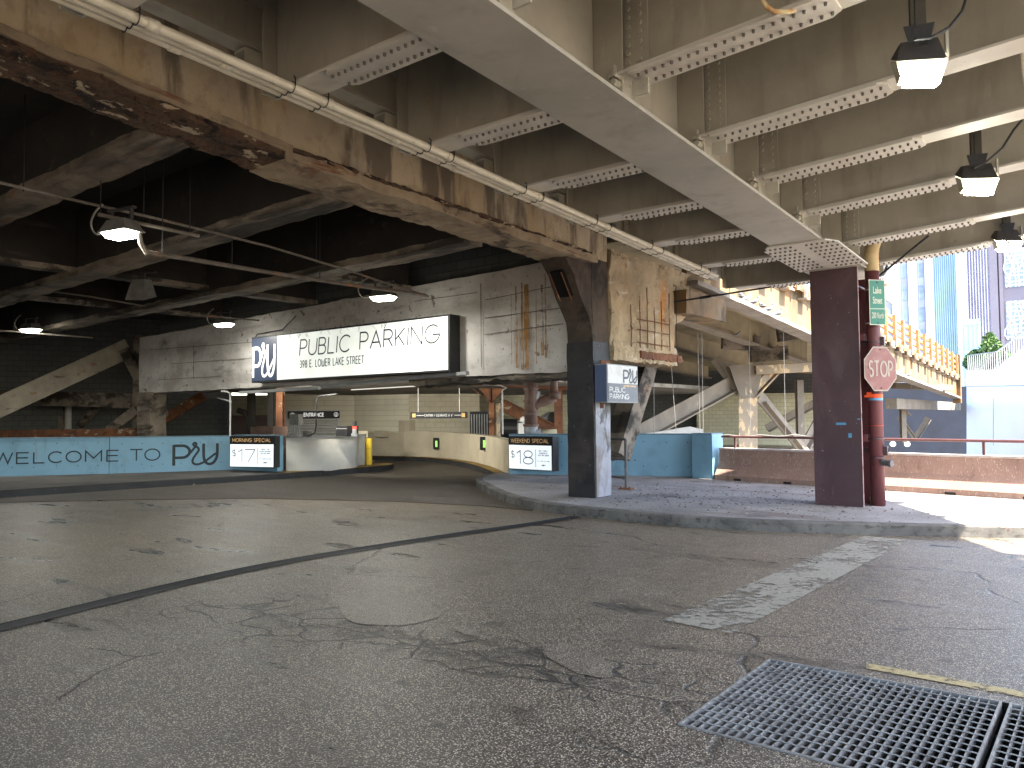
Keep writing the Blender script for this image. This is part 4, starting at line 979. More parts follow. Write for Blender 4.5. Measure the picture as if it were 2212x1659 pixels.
# booth wall with rounded end
t = thing('booth_wall', 'pale concrete booth wall with a rounded right end, on the yellow kerb island', 'wall', (-18.3, 14, .15))
pts = [G(618, 1018, .15), G(690, 1017, .15), G(745, 1013, .15), G(768, 1010, .15), G(775, 1006, .15)]
path = smooth_path([(p.x, p.y) for p in pts]+[(pts[-1].x-.25, pts[-1].y+.5), (pts[-1].x-1.2, pts[-1].y+.9)], 5)
hb = [wall_h(618, 946, path[0]), wall_h(775, 950, path[20])]
m_ = MB()
for i, p in enumerate(path): m_.v += [Vector((p[0], p[1], .12)), Vector((p[0], p[1], .15+hb[0])), Vector((p[0]-.18, p[1]+.22, .15+hb[0]))]
m_.f = [(i*3, i*3+3, i*3+4, i*3+1) for i in range(len(path)-1)]+[(i*3+1, i*3+4, i*3+5, i*3+2) for i in range(len(path)-1)]
part('body', m_, 'booth', t, True, True)
m_ = MB()
for p, q in zip(path[:-1], path[1:]): m_.bar((p[0], p[1], .165+hb[0]), (q[0], q[1], .165+hb[0]), .06, .03)
part('cap', m_, 'grey_metal', t, True)
rot = face_to(path[0], path[5]); t.rotation_euler = (0, 0, 0)
tt = MB()
for i, s_ in enumerate(('NO', 'PEDESTRIAN', 'ACCESS')): write(tt, s_, 0, .52-.085*i, .055, .009, -.004)
for i in range(4): write(tt, ('PEDESTRIANS USE', 'STAIRS ON THE', 'UPPER STREET', 'LEVEL')[i], 0, .27-.035*i, .02, .003, -.004)
u = Vector((cos(rot), sin(rot), 0)); a = Vector((path[0][0], path[0][1], .15))+u*.2
for v in tt.v: x, y, z = v; q = a+u*x+Vector((u.y, -u.x, 0))*(-y+.002); v.x, v.y, v.z = q.x, q.y, .15+z
part('lettering', tt, mat('faint_grey', (.20, .2, .2), None, 4, .6, bump=0), t, True)
m_ = MB(); m_.tube([(0, 0, .78), (0, -.001, .78)], .12, 24)
for v in m_.v: x, y, z = v; q = a+u*(x+.12)+Vector((u.y, -u.x, 0))*(.006); v.z = v.z; 
m_ = MB(); c = a+u*.14; nn = Vector((u.y, -u.x, 0))
m_.add([c+nn*.004+u*(.11*cos(2*pi*i/24))+Vector((0, 0, .68+.14*sin(2*pi*i/24))) for i in range(24)], [tuple(range(24))])
part('round_mark', m_, mat('faded_mark', (.58, .57, .54), None, 4, .6, bump=0), t, True)
for x, lab in ((-18.3, 'added unseen lamp behind the lintel washing the wall, nearest the shutter'), (-16.4, 'added unseen lamp washing the wall from behind the middle of the lintel'), (-14.2, 'added unseen lamp behind the lintel washing the tan wall')):  # unseen lamps added behind the lintel to brighten the garage walls
    tg = thing('added_wall_lamp', lab, 'lamp', (x, 12.75, 2.478), 0, 'added unseen wall lamps behind the lintel'); part('tray', MB().box(-.6, .6, -.07, .07, -.0, .02), 'white_metal', tg); part('tube', MB().tube([(-.55, 0, -.012), (.55, 0, -.012)], .009, 8), 'garage_tube', tg)
    Lg_ = bpy.data.lights.new('tube', 'AREA'); Lg_.shape = 'RECTANGLE'; Lg_.size = 1.1; Lg_.size_y = .04; Lg_.energy = 15 if x < -15 else 6; Lg_.color = (1, .96, .86); Lg_.spread = radians(120)
    lo = bpy.data.objects.new('added_wall_light', Lg_); C.objects.link(lo); lo.parent = tg; lo.location = (0, .1, -.02); lo.rotation_euler = (radians(82), 0, 0)
# things on the booth wall
zt = .18+hb[0]
def onb(px, dep): return D(px, 950, dep)
q = onb(640, 21.2); q.z = zt
t = thing('junction_box', 'grey electrical box on conduit legs standing on the booth wall', 'electrical box', q)
part('box', MB().box(-.2, .2, -.08, .08, .33, .62), 'lamp_grey', t)
m_ = MB()
for x in (-.12, -.04, .04, .12): m_.tube([(x, 0, -.02), (x, 0, .33)], .018, 6)
part_each('leg', m_, 'grey_metal', t)
cb = MB().tube([q+Vector((-.12, -.02, .1)), q+Vector((-.25, -.05, .03)), q+Vector((-.55, -.1, -.0))], .012, 5)
whole('cable', cb, 'cable_grey', 'grey cable drooping left from the electrical box legs on the booth wall', 'cable')
a = D(665, 943, 21.3); b = D(680, 935, 21.3); c2 = D(683, 920, 21.3); d2 = D(683, 862, 21.3); e2 = D(690, 855, 21.3); f2 = D(728, 851, 21.3)
whole('bent_conduit', MB().tube([a, b, c2, d2, e2, f2], .018, 8), 'black', 'dark bent conduit in front of the entrance sign, between booth wall and soffit', 'conduit')
q = onb(664, 21.4); q.z = zt
whole('socket_box', MB().box(-.12, .12, -.06, .06, 0, .15).tube([(.05, -.06, .08), (.05, -.09, .08)], .03, 8), 'lamp_grey', 'small grey socket box on the booth wall beside the conduit', 'electrical box', origin=None) .location = q
q = onb(752, 21.6); q.z = zt
t = thing('ticket_machine', 'dark equipment case on the right end of the booth wall', 'machine', q)
part('case', MB().prism([(-.28, 0), (-.28, .2), (-.24, .28), (.2, .28), (.2, 0)], 1, -.2, .2), 'black', t); part('trim', MB().box(-.27, .19, -.205, -.2, .2, .22), 'grey_metal', t)
q = onb(766, 21.3); q.z = zt
t = thing('warning_beacon', 'small traffic beacon with a red lit band on the booth wall', 'beacon', q)
part('base', MB().tube([(0, 0, 0), (0, 0, .08)], .09, 12).tube([(0, 0, .08), (0, 0, .2)], .06, 12), 'grey_metal', t); part('light', MB().tube([(0, 0, .2), (0, 0, .27)], .062, 12), 'red_led', t); part('cap', MB().tube([(0, 0, .27), (0, 0, .42)], .055, 12), 'black', t)
# bollard
q = G(797, 1004, .15)
t = thing('bollard', 'bright yellow steel bollard on the nose of the booth island', 'bollard', q)
part('post', MB().tube([(0, 0, 0), (0, 0, .80), (0, 0, .815)], [.095, .095, .085], 20), 'yellow', t, smooth=False); part('band', MB().tube([(0, 0, .50), (0, 0, .508)], .097, 20), 'ochre', t)

# ------------------------------------------------------------------ whitewashed lintel and parking entrance
def lz(x): return 4.16+(x+24)*.024
t = thing('lintel', 'long whitewashed concrete lintel over the parking entrance, streaked with rust', 'concrete beam', (-16, 12, 2.42))
def lf(v): return Vector((v.x, v.y, v.z if v.z < 3.2 else v.z+(lz(v.x)-4.16)))
part('body', MB().rbox(-24.1, -7.87, 12, 12.45, 2.42, 4.16, .13, .02, 3, lf, .02, .9), 'lintel', t, True)
def spotline(x, z0_, z1_, w_, seed):
    m = MB(); n = 14; vs = []
    for i in range(n+1):
        z = z1_+(z0_-z1_)*i/n; ww = w_*(.8+.5*i/n)*(1+.7*noise.noise((z*4, seed, 0))); xx = x+.01*noise.noise((z*3, seed, 4)); vs += [(xx-ww/2, 11.972, z), (xx+ww/2, 11.972, z)]
    m.add(vs, [(2*i, 2*i+2, 2*i+3, 2*i+1)[::-1] for i in range(n)]); return m
m_ = MB()
for x0, x1, z1, z2, w_, sd in [(-8.95, 0, 2.5, 4.15, .13, 1), (-9.06, 0, 2.5, 4.2, .05, 2), (-9.2, 0, 2.55, 4.15, .05, 3), (-8.58, 0, 2.75, 4.1, .06, 5), (-8.50, 0, 2.7, 4.3, .025, 6), (-8.72, 0, 2.6, 4.25, .015, 7), (-9.32, 0, 2.6, 4.0, .012, 8)]:
    s_ = spotline(x0, z1, z2, w_, sd); m_.add(s_.v, s_.f)
part_each('rust_streak', m_, 'streak', t, True)
m_ = MB()
for (x0, z_0, x1, z_1) in [(-23.6, 3.75, -17.8, 3.62), (-22.2, 3.25, -17.7, 3.2), (-20.9, 3.72, -20.9, 2.75), (-10.0, 3.95, -8.1, 4.05), (-10.0, 3.25, -8.1, 3.32), (-10.1, 2.6, -10.1, 4.3), (-12, 4.12, -10.2, 4.12), (-22.9, 2.8, -19.5, 2.78), (-8.05, 3.62, -10.0, 3.58)]:
    P = [Vector((x0+(x1-x0)*i/12, 11.973, z_0+(z_1-z_0)*i/12+.012*noise.noise((x0+i*.7, i, 1)))) for i in range(13)]
    for p, q in zip(P[:-1], P[1:]): m_.bar(p, q, .006, .012, (0, 0, 1) if x0 != x1 else (1, 0, 0))
part('form_seams', m_, 'seam', t, True)
m_ = MB()
random.seed(3)
whole('lintel_post', MB().rbox(-24.0, -23.2, 11.9, 12.4, .1, 2.44, .12, .02, 4), 'soot_conc', 'grey concrete post under the left end of the whitewashed lintel', 'column')
# soffit of the garage
whole('garage_soffit', MB().box(-24, -11.6, 12.46, 31, 2.5, 2.62), 'soffit', 'grimy concrete soffit behind the lintel over the parking entrance', 'ceiling')
for i, (a, b, lab) in enumerate([((520, 848), (690, 838), 'dirty long light tray under the left of the public parking sign'), ((690, 836), (1010, 806), 'long pale light tray hung askew under the public parking sign')]):
    p, q = PY(*a, 11.6+.25*i), PY(*b, 11.6+.25*i)
    whole('light_tray', MB().bar(p, q, .1, .07), 'grey_metal', lab, 'light fitting')
p, q = PY(760, 842, 12.5), PY(900, 834, 12.5)
whole('fluorescent_tube', MB().bar(p, q, .05, .02), 'garage_tube', 'thin lit fluorescent strip under the soffit, left of the bent conduit', 'light fitting')

whole('broken_edge', MB().rbox(-12.2, -7.95, 12.05, 12.9, 2.30, 2.44, .07, .05, 5, None, .06, 2.2), 'soot_conc', 'ragged broken concrete edge hanging under the right end of the lintel', 'concrete')
# public parking sign
p0 = PY(545, 825, 11.68); p1 = PY(968, 797, 11.68); pt = PY(545, 735, 11.68); ptr = PY(968, 677, 11.68)
W = p1.x-p0.x; H = (pt.z-p0.z+ptr.z-p1.z)/2
t = thing('parking_sign', 'long backlit public parking sign box with a navy emblem panel, mounted on the lintel', 'sign', (p0.x, 11.68, (p0.z+p1.z)/2))
part('cabinet', MB().box(-.03, W+.05, .0, .31, -.04, H+.03), 'black', t)
ep = part('emblem_panel', MB().box(.0, W*.155, -.008, -.001, .0, H-.01), 'navy', t)
lf_ = part('lit_face', MB().box(W*.156, W, -.008, -.001, .0, H-.01), 'sign_white', t)
bx = []
for (cx_, xl, xr, yt, yb) in []: pass
m_ = MB(); emblem(m_, W*.001+.02, .09, W*.150-.05, H*.76, .082, -.013); part('emblem', m_, 'sign_letter', ep)
def sgx(px): return PY(px, 750, 11.68).x-p0.x
m_ = MB()
xa, xb = sgx(648), sgx(765); h_ = H*.34; zb_ = H*.50
write(m_, 'PUBLIC', xa, zb_, h_, .034, -.012, width=xb-xa-.15, slant=.12)
xa, xb = sgx(778), sgx(952)
part('thin_lettering', m_, 'ink_black', lf_); m_ = MB(); write(m_, 'PARKING', xa, zb_+.02, h_, .034, -.012, width=xb-xa-.05, slant=.06)
part('thin_lettering', m_, 'ink_black', lf_)
m_ = MB(); xa, xb = sgx(649), sgx(787); write(m_, '398 E. LOwER LAKE STREET', xa, H*.235, H*.15, .022, -.012, width=xb-xa); part('address_lettering', m_, 'ink_black', lf_)
m_ = MB(); random.seed(5)
for i in range(26):
    x = W*(.16+.82*random.random()); z = H-.02; P = [(x, -.012-.0004*i, z)]
    for k_ in range(3): P.append((P[-1][0]+random.uniform(-.05, .05), -.012-.0004*i, P[-1][2]-random.uniform(.0, .05)))
    for a, b in zip(P[:-1], P[1:]): m_.bar(a, b, .002, .006, (0, 1, 0))
part('grime', m_, 'ink_black', t)
# spiky twigs of old nests on top
m_ = MB()
for i in range(120):
    x = W*random.random(); y = random.uniform(.02, .28); m_.tube([(x, y, H+.03), (x+random.uniform(-.06, .06), y-random.uniform(-.02, .05), H+.03+random.uniform(.02, .09))], .003, 3)
part('bird_spikes', m_, 'black', t)
a = PY(548, 735, 11.95); b = PY(556, 722, 11.95); c2 = PY(610, 712, 11.95); d2 = PY(640, 682, 11.95)
whole('cable', MB().tube([a, b, c2, d2], .014, 6), 'cable', 'dark cable on the lintel, looping up from the left end of the public parking sign', 'cable')

# garage walls
def gwall(a, b, zt_, m_, label, zb=0., th=.2, grp=None):
    t = thing('garage_wall', label, 'wall', (a.x, a.y, zb), face_to(a, b), grp)
    L = (b.xy-a.xy).length
    part('body', MB().box(0, L, 0, th, 0, zt_-zb), m_, t); return t, L
A1, A2, A3 = D(588, 905, 30.5), D(765, 905, 31.5), D(884, 905, 30.2)
A4, A5 = D(884, 905, 30.1), D(1036, 905, 30.6)
gw, Lg = gwall(A1, A2, 2.6, 'cream', 'bright cream block wall holding the rolling shutter')
gwall(A2, A3, 2.6, 'cream', 'cream block wall in the middle of the garage, behind the yellow bollard')
g3, L3_ = gwall(A4, A5, 2.6, 'cmu', 'tan block wall behind the clearance bar')
# shutter
def on_seg(px, py, a, b): x, z = on_wall(px, py, (a.x, a.y), (b.x, b.y)); return x, z+.15
x0, z0s = on_seg(618, 980, A1, A2); x1, _ = on_seg(732, 980, A1, A2); _, zt = on_seg(675, 890, A1, A2)
t = thing('rolling_shutter', 'grey slatted rolling shutter door under the entrance sign', 'door', (A1.x, A1.y, 0), face_to(A1, A2))
m_ = MB()
z = .02
while z < zt-.3: m_.prism([(-.012, z), (-.03, z+.03), (-.03, z+.08), (-.012, z+.095)], 0, x0+.06, x1-.06); z += .105
part('slats', m_, 'shutter', t)
part('door_frame', MB().box(x0-.05, x0+.05, -.06, -.001, 0, zt+.1).box(x1-.05, x1+.05, -.06, -.001, 0, zt+.1).box(x0+.051, x1-.051, -.06, -.001, zt-.02, zt+.1), 'white_metal', t)
_, ezt = on_seg(675, 888, A1, A2); _, ezb = on_seg(675, 904, A1, A2); ex0, _ = on_seg(621, 896, A1, A2); ex1, _ = on_seg(733, 896, A1, A2)
t = thing('entrance_sign', 'black entrance sign with white arrows in circles over the shutter', 'sign', (A1.x, A1.y, 0), face_to(A1, A2))
bd_ = part('board', MB().box(ex0, ex1, -.12, -.062, ezb, ezt), 'black', t)
hs = ezt-ezb; m_ = MB(); write(m_, 'ENTRANCE', (ex0+ex1)/2, ezb+hs*.28, hs*.44, hs*.12, -.126, center=True, width=(ex1-ex0)*.38, gap=.2)
for cx in (ex0+(ex1-ex0)*.09, ex1-(ex1-ex0)*.07):
    cz = (ezb+ezt)/2; r = hs*.27
    ribbon(m_, [(cx+r*cos(2*pi*i/24), cz+r*sin(2*pi*i/24)) for i in range(25)], hs*.06, -.124)
    ribbon(m_, [(cx, cz+r*.6), (cx, cz-r*.5)], hs*.07, -.124); ribbon(m_, [(cx-r*.4, cz-r*.05), (cx, cz-r*.55), (cx+r*.4, cz-r*.05)], hs*.07, -.124)
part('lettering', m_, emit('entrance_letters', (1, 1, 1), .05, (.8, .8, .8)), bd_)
# clearance bar
a, b = D(886, 897, 24), D(1010, 898, 24); rotc = face_to(a, b); Lc = (b.xy-a.xy).length
t = thing('clearance_bar', 'black clearance bar with yellow stripes hanging on two white rods', 'sign', (a.x, a.y, 0), rotc)
zc0, zc1 = D(950, 904, 24).z, D(950, 890, 24).z; hs = zc1-zc0
br_ = part('bar', MB().box(0, Lc, 0, .05, zc0, zc1), 'black', t)
for x in (Lc*.14, Lc*.86): part('rod', MB().tube([(x, .02, zc1), (x, .02, 2.5)], .011, 6), 'white_metal', t)
m_ = MB(); write(m_, "CAUTION / CLEARANCE 6' 6''", Lc/2, zc0+hs*.33, hs*.34, hs*.05, -.004, center=True, width=Lc*.5)
part('lettering', m_, 'white_plain', br_)
m_ = MB()
for x in (.045, .065, .085, .905, .925, .945): m_.box(Lc*x-.012, Lc*x+.012, -.004, -.001, zc0+hs*.2, zc1-hs*.2)
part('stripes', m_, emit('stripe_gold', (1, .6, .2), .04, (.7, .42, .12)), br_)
part('small_lines', MB().box(Lc*.11, Lc*.24, -.003, -.001, zc0+hs*.45, zc0+hs*.53).box(Lc*.77, Lc*.89, -.003, -.001, zc0+hs*.45, zc0+hs*.53), 'white_plain', t)
# curved low wall right side of driveway
lp = [D(800, 905, 30.0), D(873, 905, 29.2), D(940, 905, 28.2), D(1010, 905, 25.8), D(1060, 905, 22.8), D(1098, 905, 19.75)]
def hgt(dep, y): return 1.6+(900-y)/1680*dep
t = thing('low_wall', 'cream concrete low wall curving along the driveway with two small green lights', 'wall', (lp[2].x, lp[2].y, 0))
path = smooth_path([(p.x, p.y) for p in lp[1:]], 5); m_ = MB(); n = len(path)
for i, p in enumerate(path): zt = .98+.12*(1-i/n); m_.v += [Vector((p[0], p[1], 0)), Vector((p[0], p[1], zt)), Vector((p[0]+.1, p[1]+.25, zt))]
m_.f = [(i*3, i*3+3, i*3+4, i*3+1) for i in range(n-1)]+[(i*3+1, i*3+4, i*3+5, i*3+2) for i in range(n-1)]+[(0, 1, 2)]
part('body', m_, 'cream_conc', t, True)
path2 = smooth_path([(p.x, p.y) for p in lp], 5)
kerb('kerb', [(p[0]-.0+.0, p[1]-.45) for p in path2], [(p[0], p[1]-.02) for p in path2], 'kerb_black', .14)
m_ = MB()
for p, q in zip(path2[:-1], path2[1:]): m_.add([(p[0], p[1]-.43, .146), (q[0], q[1]-.43, .146), (q[0], q[1]-.02, .146), (p[0], p[1]-.02, .146)], [(0, 1, 2, 3)])
struct('yellow_kerb_paint', m_, 'kerb_yellow')
gwall(D(765, 905, 31.3), D(876, 905, 29.6), 1.02, 'cream_conc', 'cream painted base wall behind the yellow bollard')
for px, dp, lab in ((942, 27.9, 'left of the two small green lit slots in the cream low wall'), (1045, 23.6, 'right of the two small green lit slots in the cream low wall')):
    q = D(px, 958, dp); t = thing('indicator_light', lab, 'light', q, face_to(D(px-6, 958, dp), D(px+6, 958, dp)) + .25, 'green indicator lights')
    part('housing', MB().box(-.09, .09, -.06, .15, -.2, .2), 'black', t); part('lens', MB().box(-.035, .035, -.066, -.061, -.12, .1), 'green_led', t)
for px, py, w_, h_, lab in ((822, 937, .26, .12, 'pair of tiny cream wall boxes low on the middle garage wall'), (876, 925, .3, .3, 'square cream access panel near the corner of the garage walls')):
    q = D(px, py, 30.1); whole('wall_box', MB().box(-w_, w_, -.08, .2, -h_, h_), 'cream_conc', lab, 'electrical box').location = q
for px, py, lab in ((592, 865, 'white dome camera hanging beside the rusty column'), (769, 921, 'small camera on the corner of the cream wall')):
    q = D(px, py, 29.5); t = thing('security_camera', lab, 'camera', q); part('arm', MB().tube([(-.15, .1, .1), (0, 0, .1), (0, 0, 0)], .025, 6), 'white_metal', t); part('dome', MB().tube([(0, 0, 0), (0, 0, -.06), (0, 0, -.12), (0, 0, -.15)], [.1, .1, .07, .02], 12), 'grey_metal', t, smooth=True)
# poster behind booth
q = D(783, 960, 26); t = thing('poster', 'tall cream and navy poster with a small car picture behind the booth wall', 'poster', q, face_to(D(778, 960, 26), D(788, 960, 26)))
part('sheet', MB().box(-.22, .18, 0, .02, -.1, .45), 'cream_conc', t); part('navy_panel', MB().box(-.12, .17, -.006, .02, -.62, -.102), 'navy', t)
m_ = MB(); ribbon(m_, [(-.05, .12), (-.02, .22), (.16, .22), (.2, .12), (-.05, .12)], .03, -.006); ribbon(m_, [(.0, -.5), (.12, -.2), (.2, -.24), (.08, -.54), (.0, -.5)], .02, -.009); part('picture', m_, 'ink', t)

# rusty posts and pipes behind the driveway
def post(px0, px1, yt, yb, dep, m_, lab, name='steel_post', cat='column', zt=None, zb=0.):
    a, b = D(px0, 905, dep), D(px1, 905, dep); z1 = D((px0+px1)/2, yt, dep).z if zt is None else zt
    L = (b.xy-a.xy).length; t = thing(name, lab, cat, (a.x, a.y, zb), face_to(a, b))
    part('flange', MB().box(0, L, 0, .03, 0, z1-zb), m_, t); part('web', MB().box(L*.45, L*.55, .031, .25, 0, z1-zb), m_, t); part('rear_flange', MB().box(0, L, .251, .28, 0, z1-zb), m_, t)
    return t
t = post(1056, 1068, 830, 950, 25, 'rust', 'rusty steel post with a flared head behind the cream low wall', zt=2.5)
a = D(1062, 905, 25); rt = face_to(D(1056, 905, 25), D(1068, 905, 25))
t2_ = thing('gusset_head', 'rusty triangular gusset plates on top of the flaking post by the big pipe', 'bracket', (a.x, a.y, 0), rt)
z1 = D(1062, 868, 25).z; z2 = D(1062, 838, 25).z
part('left_gusset', MB().prism([(-.42, z2), (-.02, z2), (-.02, z1)], 1, -.1, -.07), 'rust', t2_); part_each('right_gusset', MB().prism([(.02, z2), (.42, z2), (.02, z1)], 1, -.1, -.07), 'rust', t2_)
part_each('edge_plate', MB().bar((-.62, 0, z2), (-.05, 0, z1-.02), .25, .03).bar((.45, 0, z2), (.02, 0, z1-.0), .2, .03), 'rust', t2_)
whole('concrete_sleeve', MB().bar(D(1073, 962, 25.2), D(1073, 870, 25.2), .2, .15, (1, 0, 0)), 'peel', 'pale peeling sleeve on the right side of the rusty flared post', 'column')
a, b = D(1085, 875, 26.5), D(1208, 935, 27.5)
t = thing('diagonal_brace', 'rusty diagonal steel brace behind the big drainpipe', 'brace'); part('channel', MB().bar(a, b, .08, .42), 'rust', t, True); part('lip', MB().bar(a+Vector((0, -.08, .2)), b+Vector((0, -.08, .2)), .14, .03), 'rust', t, True)
post(1198, 1216, 798, 945, 24, 'rust', 'rusty steel post just left of the black column', zt=2.6)
a, b = D(1030, 826, 22), D(1225, 838, 24)
whole('rusty_beam', MB().bar(a, b, .2, .16), 'rust', 'rusty horizontal beam above the big brown drainpipe', 'steel beam')
a, b = D(1060, 812, 24), D(1215, 806, 21)
whole('rusty_beam', MB().bar(a, b, .3, .22), 'rust', 'thick flaking beam right under the lintel, over the flared post', 'steel beam')
# big pipe
t = thing('drain_stack', 'big brown drain stack with a side branch and a grey plastic elbow', 'pipe', D(1147, 945, 20))
dp = 20; R1 = .17
def dd(x, y): return D(x, y, dp)
part('upper_pipe', MB().tube([dd(1147, 812), dd(1147, 925)], R1, 18), 'brown_pipe', t, True, True)
m_ = MB()
for y, r in ((812, .24), (840, .2), (865, .2), (893, .215), (918, .205)): m_.tube([dd(1147, y-2), dd(1147, y+3)], r, 18)
part_each('collar', m_, 'brown_pipe', t, True)
part('branch', MB().tube([dd(1150, 884), dd(1158, 872), dd(1180, 864), dd(1200, 857)], .135, 14), 'brown_pipe', t, True, True)
part('branch_riser', MB().tube([dd(1197, 862), dd(1197, 800)], .10, 14).tube([dd(1197, 862), dd(1197, 846)], .17, 14).tube([dd(1197, 803), dd(1197, 797)], .14, 14), 'brown_pipe', t, True, True)
part('cleanout_cap', MB().tube([dd(1156, 868), dd(1159, 853), dd(1160, 850)], .10, 12).tube([dd(1160, 851), dd(1161, 845)], .085, 12), 'grey_metal', t, True)
part('elbow', MB().tube([dd(1147, 918), dd(1147, 932), dd(1150, 939), dd(1158, 942), dd(1168, 942)], .185, 18), 'pvc', t, True, True)
part('outlet', MB().tube([dd(1166, 942), dd(1203, 941)], .17, 18), 'pvc_yellow', t, True, True)
whole('vent_pipe', MB().tube([D(1128, 960, 23), D(1128, 914, 23)], .11, 12).tube([D(1128, 912, 23), D(1130, 906, 23), D(1134, 903, 23)], .09, 10), 'white_metal', 'short white vent pipe behind the cream low wall', 'pipe', smooth=True)
q = D(1180, 918, 30)
whole('curved_duct', MB().tube([D(1160, 935, 30), D(1170, 918, 30), D(1186, 908, 30), D(1198, 907, 29.6)], .32, 14, False), 'grey_metal', 'curved grey duct mouth poking out behind the diagonal brace', 'duct', smooth=True)
q = D(1105, 926, 29); t = thing('fan_unit', 'dark round fan housing on the far wall between posts', 'fan', q, rt)
part('drum', MB().tube([(-.35, 0, 0), (.25, -.1, 0)], .36, 18), 'black', t); part('ring', MB().tube([(.25, -.1, 0), (.29, -.105, 0)], .37, 18), 'grey_metal', t)
q = D(1040, 925, 30); t = thing('louvre', 'dark louvred vent between the tan wall and the rusty post', 'vent', (q.x, q.y, 0), rt)
m_ = MB()
for i in range(9): m_.box(-.4+i*.1, -.36+i*.1, 0, .06, .2, 1.7)
part_each('blade', m_, 'grey_metal', t); part('backing', MB().box(-.45, .5, .07, .12, .1, 1.8), 'ink_black', t)

# left of entrance under the lintel: dark posts, pipes
for px0, px1, dp, m_, lab in ((596, 610, 23, 'rust', 'flaking rusty column at the left side of the shutter wall'), (577, 590, 23.5, 'soot_steel', 'black steel column left of the flaking rusty column')):
    post(px0, px1, 840, 950, dp, m_, lab, zt=2.5)
t = thing('standpipe', 'dark thick standpipe with a curved branch, above the morning price sign', 'pipe', D(543, 945, 24))
part('riser', MB().tube([D(543, 990, 24), D(543, 846, 24)], .13, 14), 'soot_steel', t, True, True); part('branch', MB().tube([D(540, 915, 24), D(530, 892, 24), D(513, 886, 24)], .09, 10), 'soot_steel', t, True, True)
t = gwall(D(500, 905, 33), D(610, 905, 33), 2.6, 'cmu', 'two tone block wall deep behind the morning price sign')
t[0]; part('dado', MB().box(0, t[1], -.012, -.001, 0, 1.75), mat('mauve_dado', (.17, .12, .11), None, 2, .7, bump=0), t[0])
whole('cabinet', MB().box(-.55, .55, 0, .5, 0, 1.32), 'brown_pipe', 'dark brown cabinet behind the morning price sign', 'cabinet').location = (D(565, 905, 22.5).x, D(565, 905, 22.5).y, .05)

# ------------------------------------------------------------------ dark left underside
gwall(Vector((-24.2, 12.7, 2.6)), Vector((-7.95, 12.7, 2.6)), 5.54, 'cmu_dark', 'added dark block wall above and behind the whitewashed lintel, blocking light', 2.63)  # wall added to block stray light and keep the gap above black
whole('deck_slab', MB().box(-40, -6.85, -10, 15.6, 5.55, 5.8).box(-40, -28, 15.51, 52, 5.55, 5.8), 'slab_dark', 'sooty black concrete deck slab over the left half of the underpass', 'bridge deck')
def xbeam(y, w_, za, zb, x1, lab, m_='soot_conc', am=.02):
    def f(v): return Vector((v.x, v.y, v.z+(za+(zb-za)*(-7.9-v.x)/12)))
    t = thing('concrete_beam', lab, 'concrete beam', (-7.95, y, za), 0, 'sooty concrete cross beams')
    part('underside', MB().rbox(x1, -7.9, y-w_/2, y+w_/2, 0, .12, .1, am, 5, f, .02, 1.2), m_, t, True)
    part('web', MB().box(x1, -7.9, y-w_/2+.1, y+w_/2-.1, .121, 1.3, f), 'soot_beam', t, True)
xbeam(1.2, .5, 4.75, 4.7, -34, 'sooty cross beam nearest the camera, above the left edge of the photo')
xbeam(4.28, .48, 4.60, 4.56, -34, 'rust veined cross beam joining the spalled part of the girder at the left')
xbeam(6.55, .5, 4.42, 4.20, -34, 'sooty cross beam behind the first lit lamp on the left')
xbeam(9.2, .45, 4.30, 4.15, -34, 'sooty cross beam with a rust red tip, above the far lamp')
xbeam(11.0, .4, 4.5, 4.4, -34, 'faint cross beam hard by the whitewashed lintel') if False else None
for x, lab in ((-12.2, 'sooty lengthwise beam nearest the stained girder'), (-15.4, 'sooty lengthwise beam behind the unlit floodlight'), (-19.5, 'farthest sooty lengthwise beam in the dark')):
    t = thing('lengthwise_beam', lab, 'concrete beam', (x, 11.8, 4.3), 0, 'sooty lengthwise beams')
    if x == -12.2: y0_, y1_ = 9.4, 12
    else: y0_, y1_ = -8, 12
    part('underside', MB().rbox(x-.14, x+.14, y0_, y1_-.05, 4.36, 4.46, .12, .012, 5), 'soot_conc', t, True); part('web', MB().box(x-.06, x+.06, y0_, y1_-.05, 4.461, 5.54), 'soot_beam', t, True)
# added walls that shut stray light out of the dark left side
gwall(Vector((-40, -12, 0)), Vector((-29.8, 16, 0)), 5.7, 'cmu_dark', 'added dark block wall far behind the blue welcome wall')
gwall(Vector((-29.8, 16, 0)), D(500, 905, 33.5), 5.7, 'cmu_dark', 'added dark block wall beyond the left end of the lintel')
gwall(Vector((-7.5, -10, 0)), Vector((-40, -10, 0)), 5.7, 'cmu_dark', 'added dark block wall behind the viewer')
